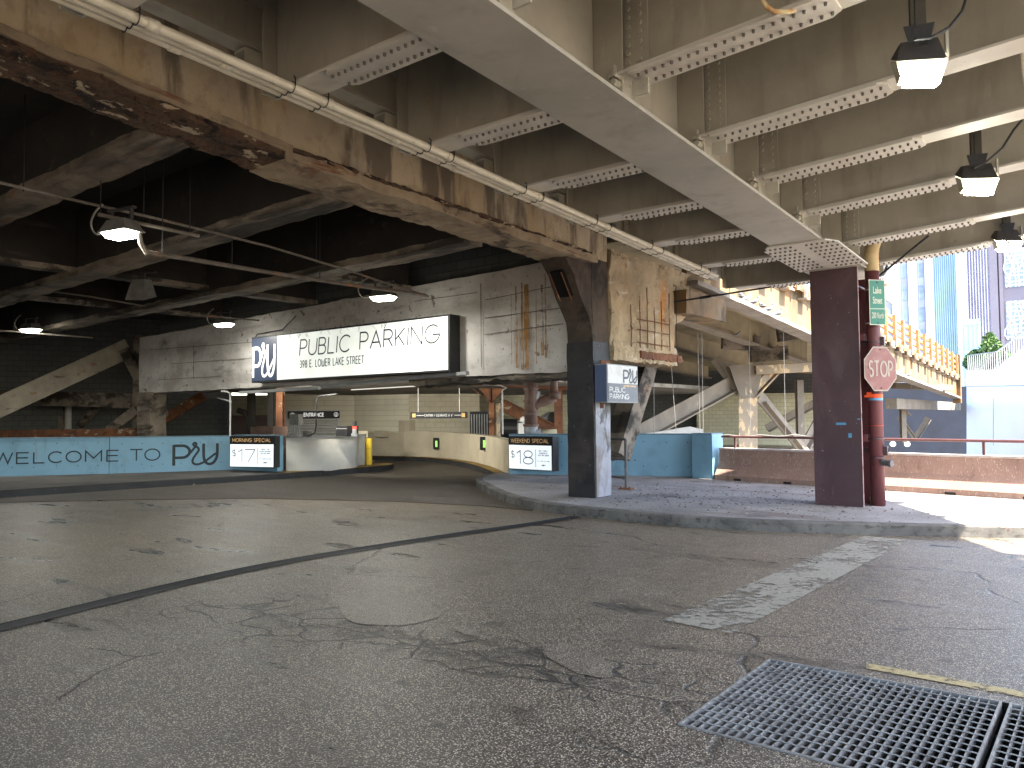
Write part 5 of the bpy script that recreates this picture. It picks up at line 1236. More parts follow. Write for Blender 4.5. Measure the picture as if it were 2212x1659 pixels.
# big strut and truss at left
t = thing('raking_strut', 'large pale raking concrete strut climbing to the right behind the blue welcome wall', 'brace')
a, b = D(-60, 906, 23.6), D(278, 752, 26.0); m_ = MB().rbox(-.25, .25, -.27, .27, 0, 1, .08, .02, 6); d_ = b-a; q_ = d_.to_track_quat('Z', 'X').to_matrix()
m_ = MB(); n_ = 30
m_.bar(a, b, .45, .62); part('strut', m_, 'block' if False else mat('raking_paint', (.36, .33, .27), (.25, .22, .18), 2, .9, bump=.6, bs=18, layers=[((.25, .11, .05), (3, 3, 3), .62, .7, 6, .7), ((.07, .06, .05), (2, 2, 6), .6, .68, 6, .7)]), t, True)
for (a, b, w_, dp, m_, nm, lab) in [((-10, 941), (297, 936), .34, 25.2, 'rust', 'steel_beam', 'rusty horizontal beam showing just above the blue welcome wall'),
        ((-10, 858), (285, 866), .5, 27, 'soot_conc', 'steel_beam', 'sooty horizontal beam behind the raking strut'),
        ((92, 860), (140, 925), .3, 29, 'soot_conc', 'truss_member', 'sooty truss member leaning right behind the welcome wall'),
        ((228, 860), (172, 920), .22, 29, 'soot_conc', 'truss_member', 'sooty truss member leaning left, with dark slots'),
        ((268, 755), (302, 820), .3, 25.5, 'soot_conc', 'truss_member', 'short knee member joining the raking strut to the left end post'),
        ((237, 930), (296, 885), .3, 25.5, 'soot_conc', 'truss_member', 'pale lower knee member against the left end post'),
        ((340, 915), (440, 855), .3, 26, 'rust', 'truss_member', 'rusty slanting member right of the left end post'),
        ((338, 875), (365, 898), .2, 26, 'soot_conc', 'truss_member', 'short sooty member just right of the left end post')]:
    whole(nm, MB().bar(D(*a, dp), D(*b, dp), .2, w_), m_, lab, 'steel beam' if nm == 'steel_beam' else 'brace')
post(286, 303, 720, 950, 25.6, 'soot_conc', 'tall sooty post at the left end of the lintel', 'end_post', zt=4.4)
for px, lab, m_, w_ in ((147, 'short white pipe standing in the dark behind the welcome wall', 'white_metal', .12), (55, 'brown pipe standing at the far left behind the raking strut', 'brown_pipe', .13), (22, 'pale pipe standing at the far left edge', 'grey_metal', .09)):
    whole('standing_pipe', MB().tube([D(px, 940, 29), D(px, 868, 29)], w_, 10), m_, lab, 'pipe', smooth=True)
whole('equipment_box', MB().box(-.7, .7, 0, .6, 0, 1.1), 'soot_steel', 'dark box standing on the floor behind the blue welcome wall', 'electrical box').location = (D(120, 905, 31).x, D(120, 905, 31).y, .3)

# ------------------------------------------------------------------ lamps
def low_bay(px, py, dep, lab, rot=0., sc=1., power=60):
    q = D(px, py, dep); t = thing('hanging_lamp', lab, 'lamp', q, rot, 'lit lamps in the dark underpass')
    s = sc
    m_ = MB(); top = [(-.16*s, -.09*s, .17), (.16*s, -.09*s, .17), (.16*s, .09*s, .17), (-.16*s, .09*s, .17)]; bo = [(-.24*s, -.14*s, .03), (.24*s, -.14*s, .03), (.24*s, .14*s, .03), (-.24*s, .14*s, .03)]
    m_.add(top+bo, [(0, 1, 2, 3), (4, 7, 6, 5), (0, 4, 5, 1), (1, 5, 6, 2), (2, 6, 7, 3), (3, 7, 4, 0)]); part('housing', m_, 'lamp_grey', t)
    part('rim', MB().box(-.25*s, .25*s, -.15*s, .15*s, .012, .03), 'lamp_grey', t)
    m_ = MB(); a_ = [(-.22*s, -.12*s, .011), (.22*s, -.12*s, .011), (.22*s, .12*s, .011), (-.22*s, .12*s, .011)]; b_ = [(-.17*s, -.09*s, -.055), (.17*s, -.09*s, -.055), (.17*s, .09*s, -.055), (-.17*s, .09*s, -.055)]
    m_.add(a_+b_, [(0, 1, 2, 3), (7, 6, 5, 4), (0, 4, 5, 1), (1, 5, 6, 2), (2, 6, 7, 3), (3, 7, 4, 0)]); part('lens', m_, 'lens', t)
    part('bracket', MB().box(-.2*s, -.17*s, -.02, .02, .17, .3).box(.17*s, .2*s, -.02, .02, .17, .3).box(-.24*s, .24*s, -.03, .03, .3, .325), 'lamp_dark', t)
    part('cable', MB().tube(spline([(-.2*s, .12), (-.34*s, .05), (-.5*s, .06), (-.58*s, .2), (-.5*s, .34), (-.36*s, .42)], 4) and [(p[0], 0, p[1]) for p in spline([(-.2*s, .12), (-.34*s, .05), (-.5*s, .06), (-.58*s, .2), (-.5*s, .34), (-.36*s, .42)], 4)], .013, 6), 'cable_grey', t, smooth=True)
    L = bpy.data.lights.new('bulb', 'AREA'); L.shape = 'RECTANGLE'; L.size = .3; L.size_y = .2; L.energy = power; L.color = (1, .97, .88); L.spread = radians(175)
    lo = bpy.data.objects.new('bulb', L); C.objects.link(lo); lo.parent = t; lo.location = (0, 0, -.06)
    return t
RA = radians(-52)
low_bay(262, 505, 9.8, 'lit lamp nearest the camera on the left, hanging under a rust veined beam', radians(12), 1.0, 7)
low_bay(828, 643, 15.3, 'lit lamp hanging just above the public parking sign', radians(12), 1.05, 13)
low_bay(484, 701, 19.4, 'lit lamp at the left part of the lintel, small and bluish white', radians(12), 1.0, 9)
low_bay(66, 713, 20.3, 'lit lamp farthest left, over the start of the welcome lettering', radians(12), 1.15, 10)
# unlit floodlight
q = D(305, 628, 15); t = thing('unlit_floodlight', 'unlit grey box floodlight tilted down among the sooty beams', 'lamp', q, radians(30))
m_ = MB(); m_.add([(-.2, -.2, -.2), (.2, -.2, -.22), (.22, .16, -.1), (-.18, .16, -.1), (-.12, -.12, .2), (.14, -.12, .2), (.15, .1, .22), (-.1, .1, .22)], [(0, 3, 2, 1), (4, 5, 6, 7), (0, 1, 5, 4), (1, 2, 6, 5), (2, 3, 7, 6), (3, 0, 4, 7)])
part('housing', m_, 'lamp_grey', t); part('bracket', MB().box(-.05, .08, -.02, .02, .2, .34).box(-.2, .3, -.02, .02, .34, .37), 'lamp_dark', t)
# pipes carrying the lamps
def run(pts, dep, r, m_, lab, hang=(), name='ceiling_conduit'):
    P = [D(x, y, d_) for (x, y), d_ in zip(pts, dep)]
    t = thing(name, lab, 'conduit', P[0]); part('pipe', MB().tube(P, r, 8), m_, t, True)
    for f_ in hang:
        k_ = f_*(len(P)-1); i = min(int(k_), len(P)-2); q = P[i]+(P[i+1]-P[i])*(k_-i); part('hanger', MB().tube([q+Vector((0, 0, -.04)), q+Vector((0, 0, 5.5-q.z))], .008, 5), 'black', t, True)
run([(-10, 392), (180, 437), (330, 470), (580, 532), (745, 582), (815, 605), (925, 640)], [9, 9.9, 10.6, 12.2, 13.6, 14.4, 15.6], .02, 'conduit_dark', 'long thin conduit crossing the dark ceiling to the lamp over the sign', (.05, .31, .45, .6, .75))
run([(300, 500), (304, 525), (315, 545), (400, 558), (560, 585), (720, 610), (920, 638)], [9.8, 9.9, 10, 10.8, 12.4, 13.8, 15.4], .034, 'conduit_dark', 'rusty thick pipe curving from the nearest lamp toward the far lamp', (.4, .6, .8))
run([(212, 463), (430, 510)], [9.7, 10.6], .026, 'conduit_dark', 'short strut rail carrying the nearest lamp', (.02, .9))
run([(-10, 613), (190, 640), (420, 680), (560, 692)], [17, 17.6, 18.6, 19.4], .02, 'conduit_dark', 'thin low conduit leading to the bluish white lamp', (.2, .5, .9))
run([(-10, 714), (30, 716), (200, 730)], [20.2, 20.4, 21], .022, 'conduit_dark', 'short conduit beside the farthest left lamp', (.5,))

# daylight side floodlights hanging under the deck
def flood(px, py, dep, lab, size=.34, hz=.6, power=3):
    q = D(px, py, dep); t = thing('floodlight', lab, 'lamp', q, radians(18), 'lit floodlights under the steel deck')
    s = size/2
    m_ = MB(); m_.add([(-s*.95, -s*.8, 0), (s*.95, -s*.8, -.03), (s, s*.9, .10), (-s, s*.9, .13), (-s*.72, -s*.3, .16), (s*.72, -s*.3, .16), (s*.72, s*.6, .2), (-s*.72, s*.6, .2)], [(0, 3, 2, 1), (4, 5, 6, 7), (0, 1, 5, 4), (1, 2, 6, 5), (2, 3, 7, 6), (3, 0, 4, 7)])
    part('housing', m_, 'lamp_dark', t)
    part('door_frame', MB().add([(-s, -s*.85, -.008), (s, -s*.85, -.04), (s*.8, -s*.6, -.14), (-s*.8, -s*.6, -.11), (-s, s*.9, .11), (s, s*.9, .08), (s*.8, s*.6, -.12), (-s*.8, s*.6, -.09)], [(0, 1, 2, 3), (1, 5, 6, 2), (5, 4, 7, 6), (4, 0, 3, 7)]), mat('lamp_cream', (.45, .43, .33), None, 4, .5), t)
    part('lens', MB().add([(-s*.84, -s*.93, -.05), (s*.84, -s*.93, -.08), (s*.68, -s*.72, -.20), (-s*.68, -s*.72, -.17), (-s*.78, s*.58, -.0), (s*.78, s*.58, -.03), (s*.62, s*.4, -.16), (-s*.62, s*.4, -.13)], [(0, 1, 2, 3), (1, 5, 6, 2), (5, 4, 7, 6), (4, 0, 3, 7), (3, 2, 6, 7)]), 'lens', t)
    part('yoke', MB().prism([(-.06, .10), (.06, .10), (.10, .27), (-.10, .27)], 1, -s*.3-.01, -s*.3).prism([(-.1, .03), (.1, .03), (.03, .14), (-.03, .14)], 1, -s*.3-.03, -s*.3-.015), 'black', t)
    part('hanger_channel', MB().box(-.02, .05, -.04, .04, .24, hz+.4).box(-.05, -.025, -.04, .04, .22, hz+.1), 'soot_steel', t)
    part('side_clip', MB().box(s+.01, s+.03, .0, .05, .02, .22), 'steel', t)
    return t, q
t, q = flood(1985, 140, 5.6, 'biggest lit floodlight under the steel deck, top right of the photo', .33, .55)
c1 = MB().tube([(p[0], p[1], p[2]) for p in [tuple(D(1975, 85, 5.45)), tuple(D(2010, 82, 5.45)), tuple(D(2050, 60, 5.5)), tuple(D(2078, 25, 5.55)), tuple(D(2092, -20, 5.6))]], .011, 8)
whole('lamp_cable', c1, 'cable', 'black cable curving up right from the biggest floodlight', 'cable', smooth=True)
t, q = flood(2110, 390, 8.4, 'second lit floodlight under the steel deck, smaller, right edge of the photo', .36, .45)
whole('lamp_cable', MB().tube([D(2104, 363, 8.3), D(2130, 350, 8.35), D(2165, 320, 8.4), D(2190, 280, 8.5), D(2215, 250, 8.6)], .012, 8), 'cable', 'black cable curving up right from the second floodlight', 'cable', smooth=True)
t, q = flood(2175, 522, 11.8, 'third and farthest floodlight under the deck, in front of the towers', .36, .35)
whole('lamp_cable', MB().tube([D(2168, 512, 11.6), D(2180, 527, 11.6), D(2215, 532, 11.6)], .013, 8), 'cable', 'black cable running right from the farthest floodlight', 'cable', smooth=True)
# bent conduit at the top right edge and yellow pipe at top
whole('edge_conduit', MB().tube([D(2190, -20, 6.3), D(2205, 70, 6.4), D(2212, 150, 6.6), D(2222, 200, 6.7)], .024, 8), 'conduit', 'pale conduit dropping at the extreme top right edge', 'conduit', smooth=True)
whole('bent_conduit', MB().tube([D(1640, -10, 5.6), D(1655, 14, 5.6), D(1672, 25, 5.6), D(1700, 26, 5.6), D(1745, 13, 5.7), D(1790, -6, 5.8)], .018, 8), 'cream_pipe', 'yellowed bent conduit under the floor beam at the top edge', 'conduit', smooth=True)
whole('guy_pipe', MB().tube([D(1888, 605, 12.9), D(1950, 555, 12.2), D(2005, 510, 11.4)], .018, 8), 'cable', 'dark cable slanting from the street name sign up to the last floor beam', 'cable', smooth=True)
q = D(1892, 592, 13.6)
whole('outrigger', MB().bar(D(1880, 590, 13.4), D(1914, 617, 13.2), .1, .03), 'cream_pipe', 'rusty bracket arm with a pigeon on it beside the street name sign', 'bracket')

# ================================================================== UPPER STREET BEYOND (fascia, railing, braces)
FZ = [(14, 4.55), (18.7, 4.28), (23.7, 3.95), (35, 3.2), (51, 2.43)]
t = thing('fascia_girder', 'sunlit stained fascia girder of the upper street with a pigeon ledge', 'girder', (-7.2, 30, 3.5))
def ff(v): return Vector((v.x, v.y, v.z+lerp(FZ, v.y)))
part('ledge', MB().rbox(-7.55, -7.05, 15.6, 51, -.05, .05, .35, .015, 2, ff), mat('ledge_pale', (.26, .23, .20), (.18, .155, .13), 2, .8, layers=[((.2, .12, .08), (3, 3, 3), .6, .7, 6, .6)]), t, True)
part('web', MB().rbox(-7.42, -7.30, 15.6, 51, .051, 1.15, .3, .02, 2, ff), 'bridge', t, True)
part('coping', MB().rbox(-7.5, -7.12, 15.6, 51, 1.151, 1.32, .3, .02, 3, ff), 'bridge', t, True)
part('end_post', MB().box(-7.5, -7.1, 51.01, 51.4, -.3, 2.5, ff), 'bridge', t, True)
whole('corbel', MB().rbox(-7.62, -7.02, 14.95, 17.0, 3.72, 4.22, .08, .02, 5), 'bridge', 'pale broken concrete corbel under the near end of the fascia ledge', 'corbel')
t = thing('orange_railing', 'rusty orange steel railing along the top of the sunlit fascia girder', 'railing', (-7.25, 30, 4.8))
m_ = MB()
for z in (1.42, 1.72, 2.02, 2.32):
    pts = [(-7.25, y, lerp(FZ, y)+z) for y in range(16, 52)]
    for a, b in zip(pts[:-1], pts[1:]): m_.bar(a, b, .10, .13)
part('rails', m_, 'orange_rail', t, True)
y = 16.2
while y < 51:
    zf = lerp(FZ, y); m_ = MB().box(-7.19, -7.08, y-.07, y+.07, zf+1.1, zf+2.42); part('rail_post', m_, 'orange_rail', t, True); y += 1.55
t = thing('bracket_row', 'row of pale stub brackets under the orange railing', 'brackets', (-7.1, 30, 4.4))
y = 16.9
while y < 50.5:
    zf = lerp(FZ, y); m_ = MB().tube([(-7.11, y, zf+1.0), (-7.11, y, zf+1.24)], [.08, .10], 8).tube([(-7.11, y+.28, zf+1.0), (-7.11, y+.28, zf+1.24)], [.07, .09], 8).box(-7.29, -7.02, y-.1, y+.38, zf+.94, zf+.995); part('stub', m_, 'scup', t, True); y += 1.55
whole('deck_slab', MB().box(-7.45, -7.3, 15.6, 51, 1.1, 1.3, ff).box(-28, -7.46, 15.1, 51, 1.0, 1.25, ff), 'bridge_under', 'upper street deck slab carried by the fascia girder', 'bridge deck')
# inner girders
def girder_between(pa, pb, X, lab, h=1.0, w_=.42):
    a = PX(*pa, X); b = PX(*pb, X); d_ = (a-b); a = b+d_*1.0; a0 = a+d_.normalized()*3.5
    t = thing('inner_girder', lab, 'girder', b, 0, 'inner girders under the upper street')
    z = Vector((0, 0, 1)); part('bottom_flange', MB().bar(a0, b, w_, .06), 'bridge_brace', t, True); part('web', MB().bar(a0+z*(h/2+.031), b+z*(h/2+.031), .04, h), 'bridge_under', t, True)
    return t
girder_between((1538, 715), (1743, 786), -9.9, 'inner girder under the upper street, with two pigeons on its flange')
girder_between((1475, 757), (1625, 802), -13.2, 'inner girder landing on the flared concrete post')
girder_between((1440, 800), (1530, 817), -17.0, 'innermost visible girder, dim, left of the flared post')
for (a, b, dp, w_, h_, m_, lab) in [((1560, 738), (1640, 742), 27, .3, .5, 'soot_conc', 'dark cross beam stub between the inner girders'),
        ((1620, 768), (1700, 762), 28, .3, .5, 'soot_conc', 'second dark cross beam stub, nearer the maroon column'),
        ((1680, 720), (1750, 712), 27, .3, .6, 'soot_conc', 'dark cross beam stub beside the maroon column'),
        ((1630, 800), (1760, 793), 27, .4, .3, 'peel', 'flaking horizontal beam from the flared post to the maroon column'),
        ((1930, 833), (2055, 838), 40, .5, .3, 'bridge_brace', 'horizontal beam under the far end of the fascia girder'),
        ]:
    whole('cross_beam', MB().bar(D(*a, dp), D(*b, dp), w_, h_), m_, lab, 'steel beam')
whole('cross_beam', MB().bar(PX(1925, 872, -8.6), PX(2066, 878, -8.6), .5, .5), 'bridge_brace', 'dull beam below the far end of the fascia girder', 'steel beam')
# flared post
t = thing('flared_post', 'flared concrete post with peeling paint under the upper street', 'column', G(1615, 985, 0))
dp = 27.; 
def poly_px(P, dep, th): 
    f = [D(x, y, dep) for x, y in P]; n_ = Vector(ray(1650, 900)); n_.z = 0; n_.normalize(); b = [p+n_*th for p in f]; k_ = len(P)
    m = MB(); m.add(f+b, [tuple(range(k_)), tuple(range(k_, 2*k_))[::-1]]+[((i+1) % k_, i, k_+i, k_+(i+1) % k_) for i in range(k_)]); return m
part('shaft', poly_px([(1596, 860), (1596, 1010), (1636, 1010), (1636, 858)], dp, .6), 'peel', t, True)
part('head', poly_px([(1575, 790), (1600, 862), (1634, 858), (1648, 800), (1648, 784)], dp-.02, .6), 'bridge_brace', t, True)
for (a, b, dpa, dpb, w_, m_, lab) in [((1380, 935), (1590, 822), 24.5, 27.5, .5, 'bridge_brace', 'long diagonal brace left of the flared post'), ((1545, 775), (1600, 848), 27.4, 27.2, .35, 'bridge_brace', 'short dark diagonal on the left shoulder of the flared post'),
        ((1622, 850), (1672, 797), 27, 27.2, .25, 'peel', 'short diagonal on the right shoulder of the flared post'), ((1640, 855), (1745, 985), 27.5, 29, .45, 'bridge_brace', 'long diagonal brace right of the flared post'),
        ((1720, 990), (1780, 880), 30, 31, .3, 'bridge_brace', 'diagonal brace half hidden by the maroon column'), ((1655, 925), (1760, 870), 36, 36, .32, 'bridge_brace', 'dim far diagonal between post and maroon column'),
        ((1934, 868), (1960, 893), 44, 44, .2, 'bridge_brace', 'far knee brace under the fascia end right of the drainpipe'), ((1942, 900), (1974, 945), 46, 46, .26, 'bridge_brace', 'far brace leaning right under the bridge end'), ((2004, 902), (1976, 945), 46, 46, .26, 'bridge_brace', 'far brace leaning left under the bridge end')]:
    t = thing('diagonal_brace', lab, 'brace', D(*a, dpa), 0, 'diagonal braces under the upper street')
    A_, B_ = D(*a, dpa), D(*b, dpb); part('face', MB().bar(A_, B_, .06, w_), m_, t, True); part('flange', MB().bar(A_+Vector((.1, .12, -w_/2)), B_+Vector((.1, .12, -w_/2)), .3, .05), m_, t, True)
post(1724, 1738, 836, 985, 30, 'bridge_brace', 'slim grey post just left of the maroon column, far behind', zt=2.9)
post(1948, 1958, 880, 985, 42, 'bridge_brace', 'slim far post under the bridge end, right of the drainpipe', zt=2.3)
# back walls and things under the bridge
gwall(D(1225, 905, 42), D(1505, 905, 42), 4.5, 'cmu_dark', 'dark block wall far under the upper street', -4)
gwall(D(1025, 905, 33), D(1228, 905, 33), 4.5, 'cmu_far', 'tan far wall behind the rusty posts and the big drain stack')
gwall(D(1490, 905, 40), D(1510, 905, 40), 2.9, 'bridge_brace', 'slim concrete pier between dark and pale far walls') if False else None
gwall(D(1506, 905, 41), D(1790, 905, 41), 2.7, 'cmu_far', 'pale greenish block wall far behind the flared post', -4)
gwall(D(1480, 905, 43), D(1800, 905, 43), 4.5, 'cmu_dark', 'added dark wall for the deep shade above the pale greenish block wall', -4)  # dark wall added to give shaded depth above the pale one
gwall(D(1790, 905, 60), D(2096, 905, 60), 3.6, mat('navy_shade', (.010, .014, .026), (.007, .010, .018), 1, .9, bump=0), 'dark blue backdrop for the shade deep under the bridge end', -4)  # near-black navy colour stands for the shade in the opening
t = thing('parked_van', 'white van roof and windows showing behind the blue wall', 'vehicle', D(1440, 945, 24), radians(10)) if False else None
q = D(1440, 950, 24); q.z = 0
t = thing('storage_container', 'white box top showing above the blue wall under the diagonal brace', 'container', q, radians(25))
part('body', MB().prism([(-1.2, 0), (1.1, 0), (1.1, 1.14), (.7, 1.24), (-1.2, .95)], 1, -.5, .5), 'white_metal', t); part('edge', MB().box(-1.2, 1.1, -.52, -.5, .6, .64), 'grey_metal', t)
# wires, hanging rods behind
for i, (x0, x1, y0_, y1_, dp) in enumerate([(1378, 1382, 800, 945, 19), (1412, 1413, 770, 945, 19), (1450, 1460, 790, 930, 19), (1507, 1512, 720, 940, 20), (1516, 1519, 720, 945, 20), (1618, 1621, 690, 940, 22), (1692, 1697, 700, 945, 22), (1341, 1344, 870, 945, 18.5)]):
    whole('hanging_wire', MB().tube([D(x0, y0_, dp), D(x1, y1_, dp)], .008, 4), 'cable_grey', 'thin wire hanging behind the blue wall, %s from the left' % ['second', 'third', 'fourth', 'fifth', 'sixth', 'seventh', 'eighth', 'first'][i], 'wire', 'hanging wires under the upper street')
pts = []
for i in range(40):
    x = 1500+i*6.2; s = abs(sin((x-1500)/72*pi)); pts.append(D(x, 941-5*s**.6 if False else 938+4*s, 20.5))
whole('slack_cable', MB().tube(pts, .01, 4), 'cable_grey', 'slack pale cable strung just above the blue wall and barrier', 'cable')
for px, lab in ((1935, 'small lit headlamp glow low behind the right barrier'), (1958, 'second small lit headlamp low behind the right barrier')):
    q = D(px-6 if px < 1950 else px+2, 959, 45); whole('distant_light', MB().tube([(0, 0, 0), (0, -.05, 0)], .16, 12), 'lens_soft', lab, 'light', 'distant lights under the bridge').location = q

# ================================================================== PIGEONS
def pigeon_mesh():
    m_ = MB()
    prof = [(-.17, .0, .006, .03), (-.13, .01, .014, .032), (-.08, .02, .035, .042), (-.02, .035, .055, .055), (.04, .055, .06, .06), (.085, .085, .045, .05), (.10, .125, .026, .032), (.112, .155, .024, .026), (.13, .168, .022, .023), (.148, .166, .010, .010)]
    n = 10
    for x, z, rz, ry in prof:
        for j in range(n): a = 2*pi*j/n; m_.v.append(Vector((x+(.0 if x < .09 else -rz*.5*sin(a)*0), ry*cos(a), z+.07+rz*sin(a))))
    for i in range(len(prof)-1):
        for j in range(n): m_.f.append((i*n+j, i*n+(j+1) % n, (i+1)*n+(j+1) % n, (i+1)*n+j))
    m_.f.append(tuple(range(n))[::-1]); m_.f.append(tuple((len(prof)-1)*n+j for j in range(n)))
    return m_
PG = None
def pigeon(p, rot, lab, pale=False):
    global PG
    if PG is None:
        t = thing('pigeon', lab, 'pigeon', p, rot, 'pigeons perched on the steelwork')
        part('body', pigeon_mesh(), 'pg_dark', t, smooth=True)
        part('beak', MB().tube([(.145, 0, .236), (.17, 0, .228)], [.007, .002], 5), 'beak', t)
        for s_ in (-1, 1): part('leg', MB().tube([(.01, s_*.02, .04), (.012, s_*.022, 0)], .005, 4), 'leg_red', t)
        for s_ in (-1, 1): part('wing', MB().add([(.06, s_*.062, .13), (-.04, s_*.066, .115), (-.15, s_*.03, .085), (-.15, s_*.02, .10), (-.03, s_*.05, .155), (.05, s_*.05, .15)], [(0, 1, 2, 3, 4, 5)]), 'pg_pale', t)
        PG = t
    else: t = dup(PG, p, lab, rot)
    if pale:
        for c in t.children:
            if c.name.startswith('body'): c.data = c.data.copy(); c.data.materials[0] = M['pg_pale']
    return t
def on_ledge(px, X=-7.12):
    d = ray(px, 700); k_ = X/d.x; y = d.y*k_; return Vector((X, y, lerp(FZ, y)+.055))
for px, rot, lab, pale in ((1592, 2.2, 'dark pigeon nearest the hanging pipe on the fascia ledge', False), (1713-0-0-0-0-0-0-0, 0, '', False)):
    if lab: pigeon(on_ledge(px+86-75), rot, lab, pale)
for px, rot, lab, pale in ((1615, 1.2, 'pale pigeon second from the left on the fascia ledge', True), (1630, .9, 'grey pigeon third from the left on the fascia ledge', False), (1648, 2.6, 'dark upright pigeon fourth from the left on the fascia ledge', False), (1662, 1.0, 'grey pigeon fifth from the left on the fascia ledge', False), (1682, 1.1, 'grey pigeon rightmost of the row left of the maroon column', False),
                           (1943, .9, 'pale pigeon on the far ledge right of the stop sign', True), (1960, .9, 'dark pigeon on the far ledge beneath the orange railing', False)):
    pigeon(on_ledge(px), rot, lab, pale)
ga, gb = PX(1538, 715, -9.75), PX(1743, 786, -9.75)
for px, lab, pale in ((1590, 'white pigeon on the inner girder flange', True), (1672, 'dark pigeon on the inner girder flange', False)):
    d = ray(px, 700); k_ = -9.75/d.x; y = d.y*k_; f_ = (y-ga.y)/(gb.y-ga.y); pigeon(Vector((-9.75, y, ga.z+(gb.z-ga.z)*f_+.035)), .8, lab, pale)
pigeon(D(1903, 605, 13.25), .9, 'dark pigeon on the bracket arm beside the street name sign')
pigeon(D(1893, 600, 13.5), 2.4, 'dark pigeon half hidden behind the drainpipe on the bracket arm')

# ================================================================== CITY BEYOND
def tower(px0, px1, dep, H, depth, m_, lab, name='tower', rotd=0.):
    a = D(px0, 883, dep); ra, rb = ray(px0, 883).xy.normalized(), ray(px1, 883).xy.normalized()
    u = Vector((ra.y, -ra.x)); L = a.xy.length*rb.dot(u)/rb.dot(ra); r = atan2(u.y, u.x)+radians(rotd)
    t = thing(name, lab, 'building', (a.x, a.y, -4), r); part('wall', MB().box(0, L, .0, depth, 0, H+4), m_, t); return t, L
t, L = tower(1840, 2024, 130, 70, 20, 'tower_stone', 'pale stone tower with dark window columns behind the orange railing')
for c_ in range(5):
    x0 = L*(.045+.195*c_); 
    part('spandrel', MB().box(x0, x0+L*.075, -.08, -.01, 3, 69), 'tower_spandrel', t)
    for r_ in range(13):
        z = 6+r_*3.6; f = MB().box(x0+L*.006, x0+L*.069, -.14, -.085, z, z+2.3); w_ = part('window', f, 'tower_glass', t)
    part('pier_light', MB().box(x0+L*.082, x0+L*.10, -.3, -.01, 0, 70), 'tower_stone', t)
t, L = tower(2018, 2078, 170, 110, 30, 'teal', 'ribbed teal glass tower in the middle of the skyline')
m_ = MB()
for i in range(13): m_.box(L*(i+.35)/13, L*(i+.75)/13, -.5, -.01, 0, 110)
part('fins', m_, 'teal_fin', t)
t, L = tower(2074, 2098, 160, 110, 30, 'pale_glass', 'narrow pale glass tower side right of the ribbed teal tower')
m_ = MB()
for i in range(26): m_.box(0, L, -.1, -.01, 3+i*4, 3.5+i*4)
part('floor_lines', m_, 'teal_fin', t)
t, L = tower(2084, 2124, 110, 26, 16, 'pale_glass', 'lower pale glass block in front of the towers')
H_ = D(2100, 690, 110).z+4
for ch in t.children:
    for v in ch.data.vertices:
        if v.co.z > 1: v.co.z = H_
m_ = MB()
for i in range(5): m_.box(0, L, -.1, -.01, 2+i*4, 2.25+i*4)
for i in range(4): m_.box(L*(i+.5)/4, L*(i+.54)/4, -.12, -.01, 0, H_)
part('mullions', m_, 'teal_fin', t)
t, L = tower(2096, 2152, 210, 120, 30, 'mauve', 'mauve striped tower behind the glass blocks')
m_ = MB()
for i in range(9): m_.box(L*(i+.2)/9, L*(i+.55)/9, -.6, -.01, 0, 120)
part('fins', m_, 'mauve_fin', t)
t, L = tower(2147, 2260, 75, 55, 20, 'umber', 'brown tower at the right edge with white netted window reflections')
part('pier', MB().box(0, L*.16, -.7, -.01, 0, 55).box(L*.19, L*.26, -.45, -.01, 0, 55), 'umber', t)
def sgz(py): return D(2180, py, 75).z
for (y1, y0) in ((622, 540), (735, 652), (510, 430)):
    zb, zt = sgz(y1)+4, sgz(y0)+4; part('window', MB().box(L*.30, L*.95, -.06, -.01, zb, zt), 'tower_glass', t)
    m_ = MB(); random.seed(int(y1))
    for i in range(9):
        ribbon(m_, [(L*(.31+.63*k_/10), zb+(zt-zb)*(i+.5)/9+.25*noise.noise((k_*.5, i*.7, y1))) for k_ in range(11)], .12, -.09-.004*i)
    for i in range(11):
        ribbon(m_, [(L*(.33+.6*i/11)+.5*noise.noise((k_*.35, i*.7, y1+5)), zb+(zt-zb)*k_/8) for k_ in range(9)], .10, -.14-.004*i)
    part('reflection_net', m_, 'net', t)
# white stair wall
q0, q1 = D(2088, 885, 52), D(2300, 885, 40); r = face_to(q0, q1); L = (q1.xy-q0.xy).length
t = thing('stair_wall', 'bright white concrete stair wall at the right end of the bridge', 'wall', (q0.x, q0.y, 0), r)
def swp(px, py): x, z = on_wall(px, py, (q0.x, q0.y), (q1.x, q1.y)); return x, z+.15
pts = [swp(2088, 1080), swp(2300, 1080), swp(2300, 690), swp(2175, 776), swp(2150, 798), swp(2088, 803)]
part('body', MB().prism(pts, 1, 0, 3), 'white_conc', t)
pr_ = MB()
for (a, b) in (((2088, 835), (2212, 833)), ((2146, 962), (2146, 860))):
    A_, B_ = swp(*a), swp(*b); pr_.bar((A_[0], -.004, A_[1]), (B_[0], -.004, B_[1]), .012, .05, (0, 0, 1) if a[0] != b[0] else (1, 0, 0))
part('joint_line', pr_, 'grey_metal', t)
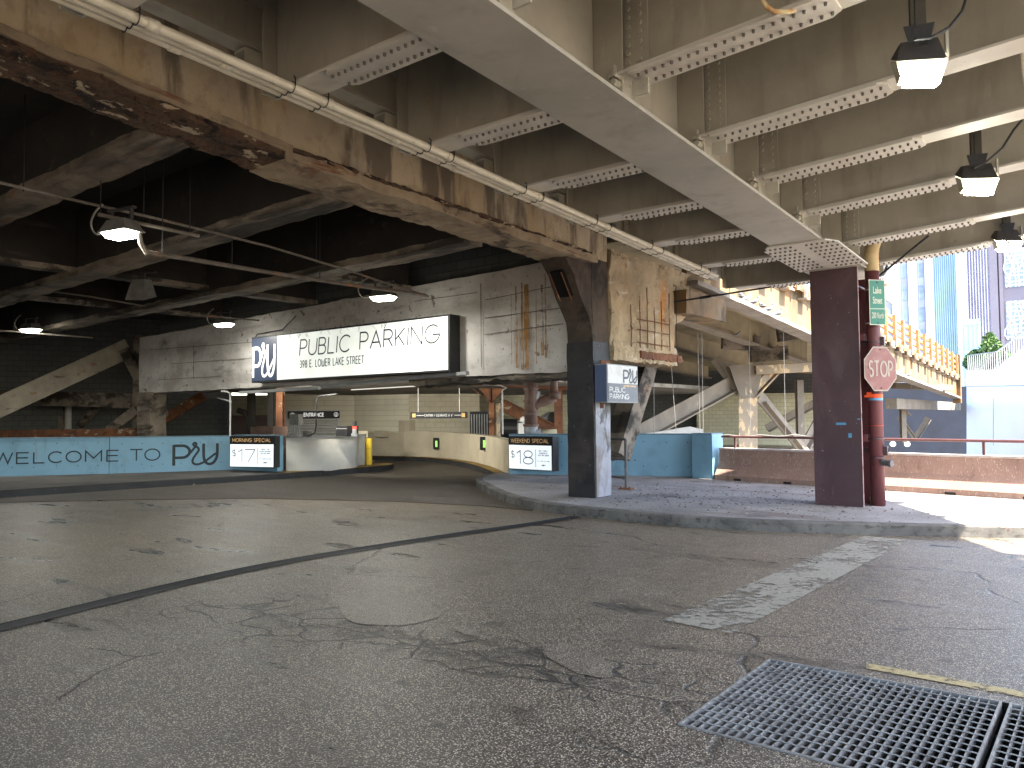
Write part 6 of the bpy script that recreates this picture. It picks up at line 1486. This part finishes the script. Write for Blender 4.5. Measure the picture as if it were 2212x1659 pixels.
t = thing('stair_railing', 'thin grey railing climbing the white stair wall', 'railing', (q0.x, q0.y, 0), r)
def rail_seg(a, b, n_):
    m_ = MB(); A_, B_ = swp(*a), swp(*b); h_ = 1.05
    m_.bar((A_[0], .1, A_[1]+h_), (B_[0], .1, B_[1]+h_), .06, .06)
    for i in range(n_+1): f_ = i/n_; x = A_[0]+(B_[0]-A_[0])*f_; z = A_[1]+(B_[1]-A_[1])*f_; m_.box(x-.02, x+.02, .08, .12, z-.1, z+h_)
    return m_
part('level_rail', rail_seg((2088, 802), (2150, 797), 14), 'grey_metal', t); part('sloping_rail', rail_seg((2152, 796), (2300, 690), 26), 'grey_metal', t)
def bush(px, py, dep, rx, h, lab, m1, seed, name='shrub'):
    random.seed(seed); base = D(px, py, dep); t = thing(name, lab, 'tree', base)
    m_ = MB()
    for i in range(900):
        u = random.random(); a = random.random()*2*pi; z = h*u; R = rx*(sin(pi*min(1, u*.85+.15))**.7)*(.75+.35*noise.noise((cos(a)*2, sin(a)*2, z*1.5+seed))); rr = R*sqrt(random.random())
        c = Vector((rr*cos(a), rr*sin(a), z)); n_ = Vector((random.gauss(0, 1), random.gauss(0, 1), random.gauss(0, 1))).normalized(); a_ = n_.orthogonal().normalized(); b_ = n_.cross(a_); s = .16*random.uniform(.6, 1.2)
        m_.add([c+a_*s, c+b_*s*.6, c-a_*s, c-b_*s*.6], [(0, 1, 2, 3)])
    part('crown', m_, m1, t); part('trunk', MB().tube([(0, 0, -1.2), (0, 0, h*.4), (.1, 0, h*.7)], [.12, .08, .03], 6), 'twig', t)
bush(2107, 797, 54, 1.0, 1.3, 'low green shrub behind the level rail of the stair wall', 'leaf', 2)
bush(2122, 797, 53.5, 1.0, .9, 'low wide shrub between the two taller ones on the stair wall', 'leaf', 5)
bush(2140, 795, 53, 1.0, 2.4, 'taller light green conical shrub on the white stair wall', 'leaf2', 9)
bush(2165, 775, 52, .6, .8, 'small yellow green shrub beside the sloping rail', 'leaf2', 12)
# fill: far street ground haze free; distant kerbside wall closing the view low at right
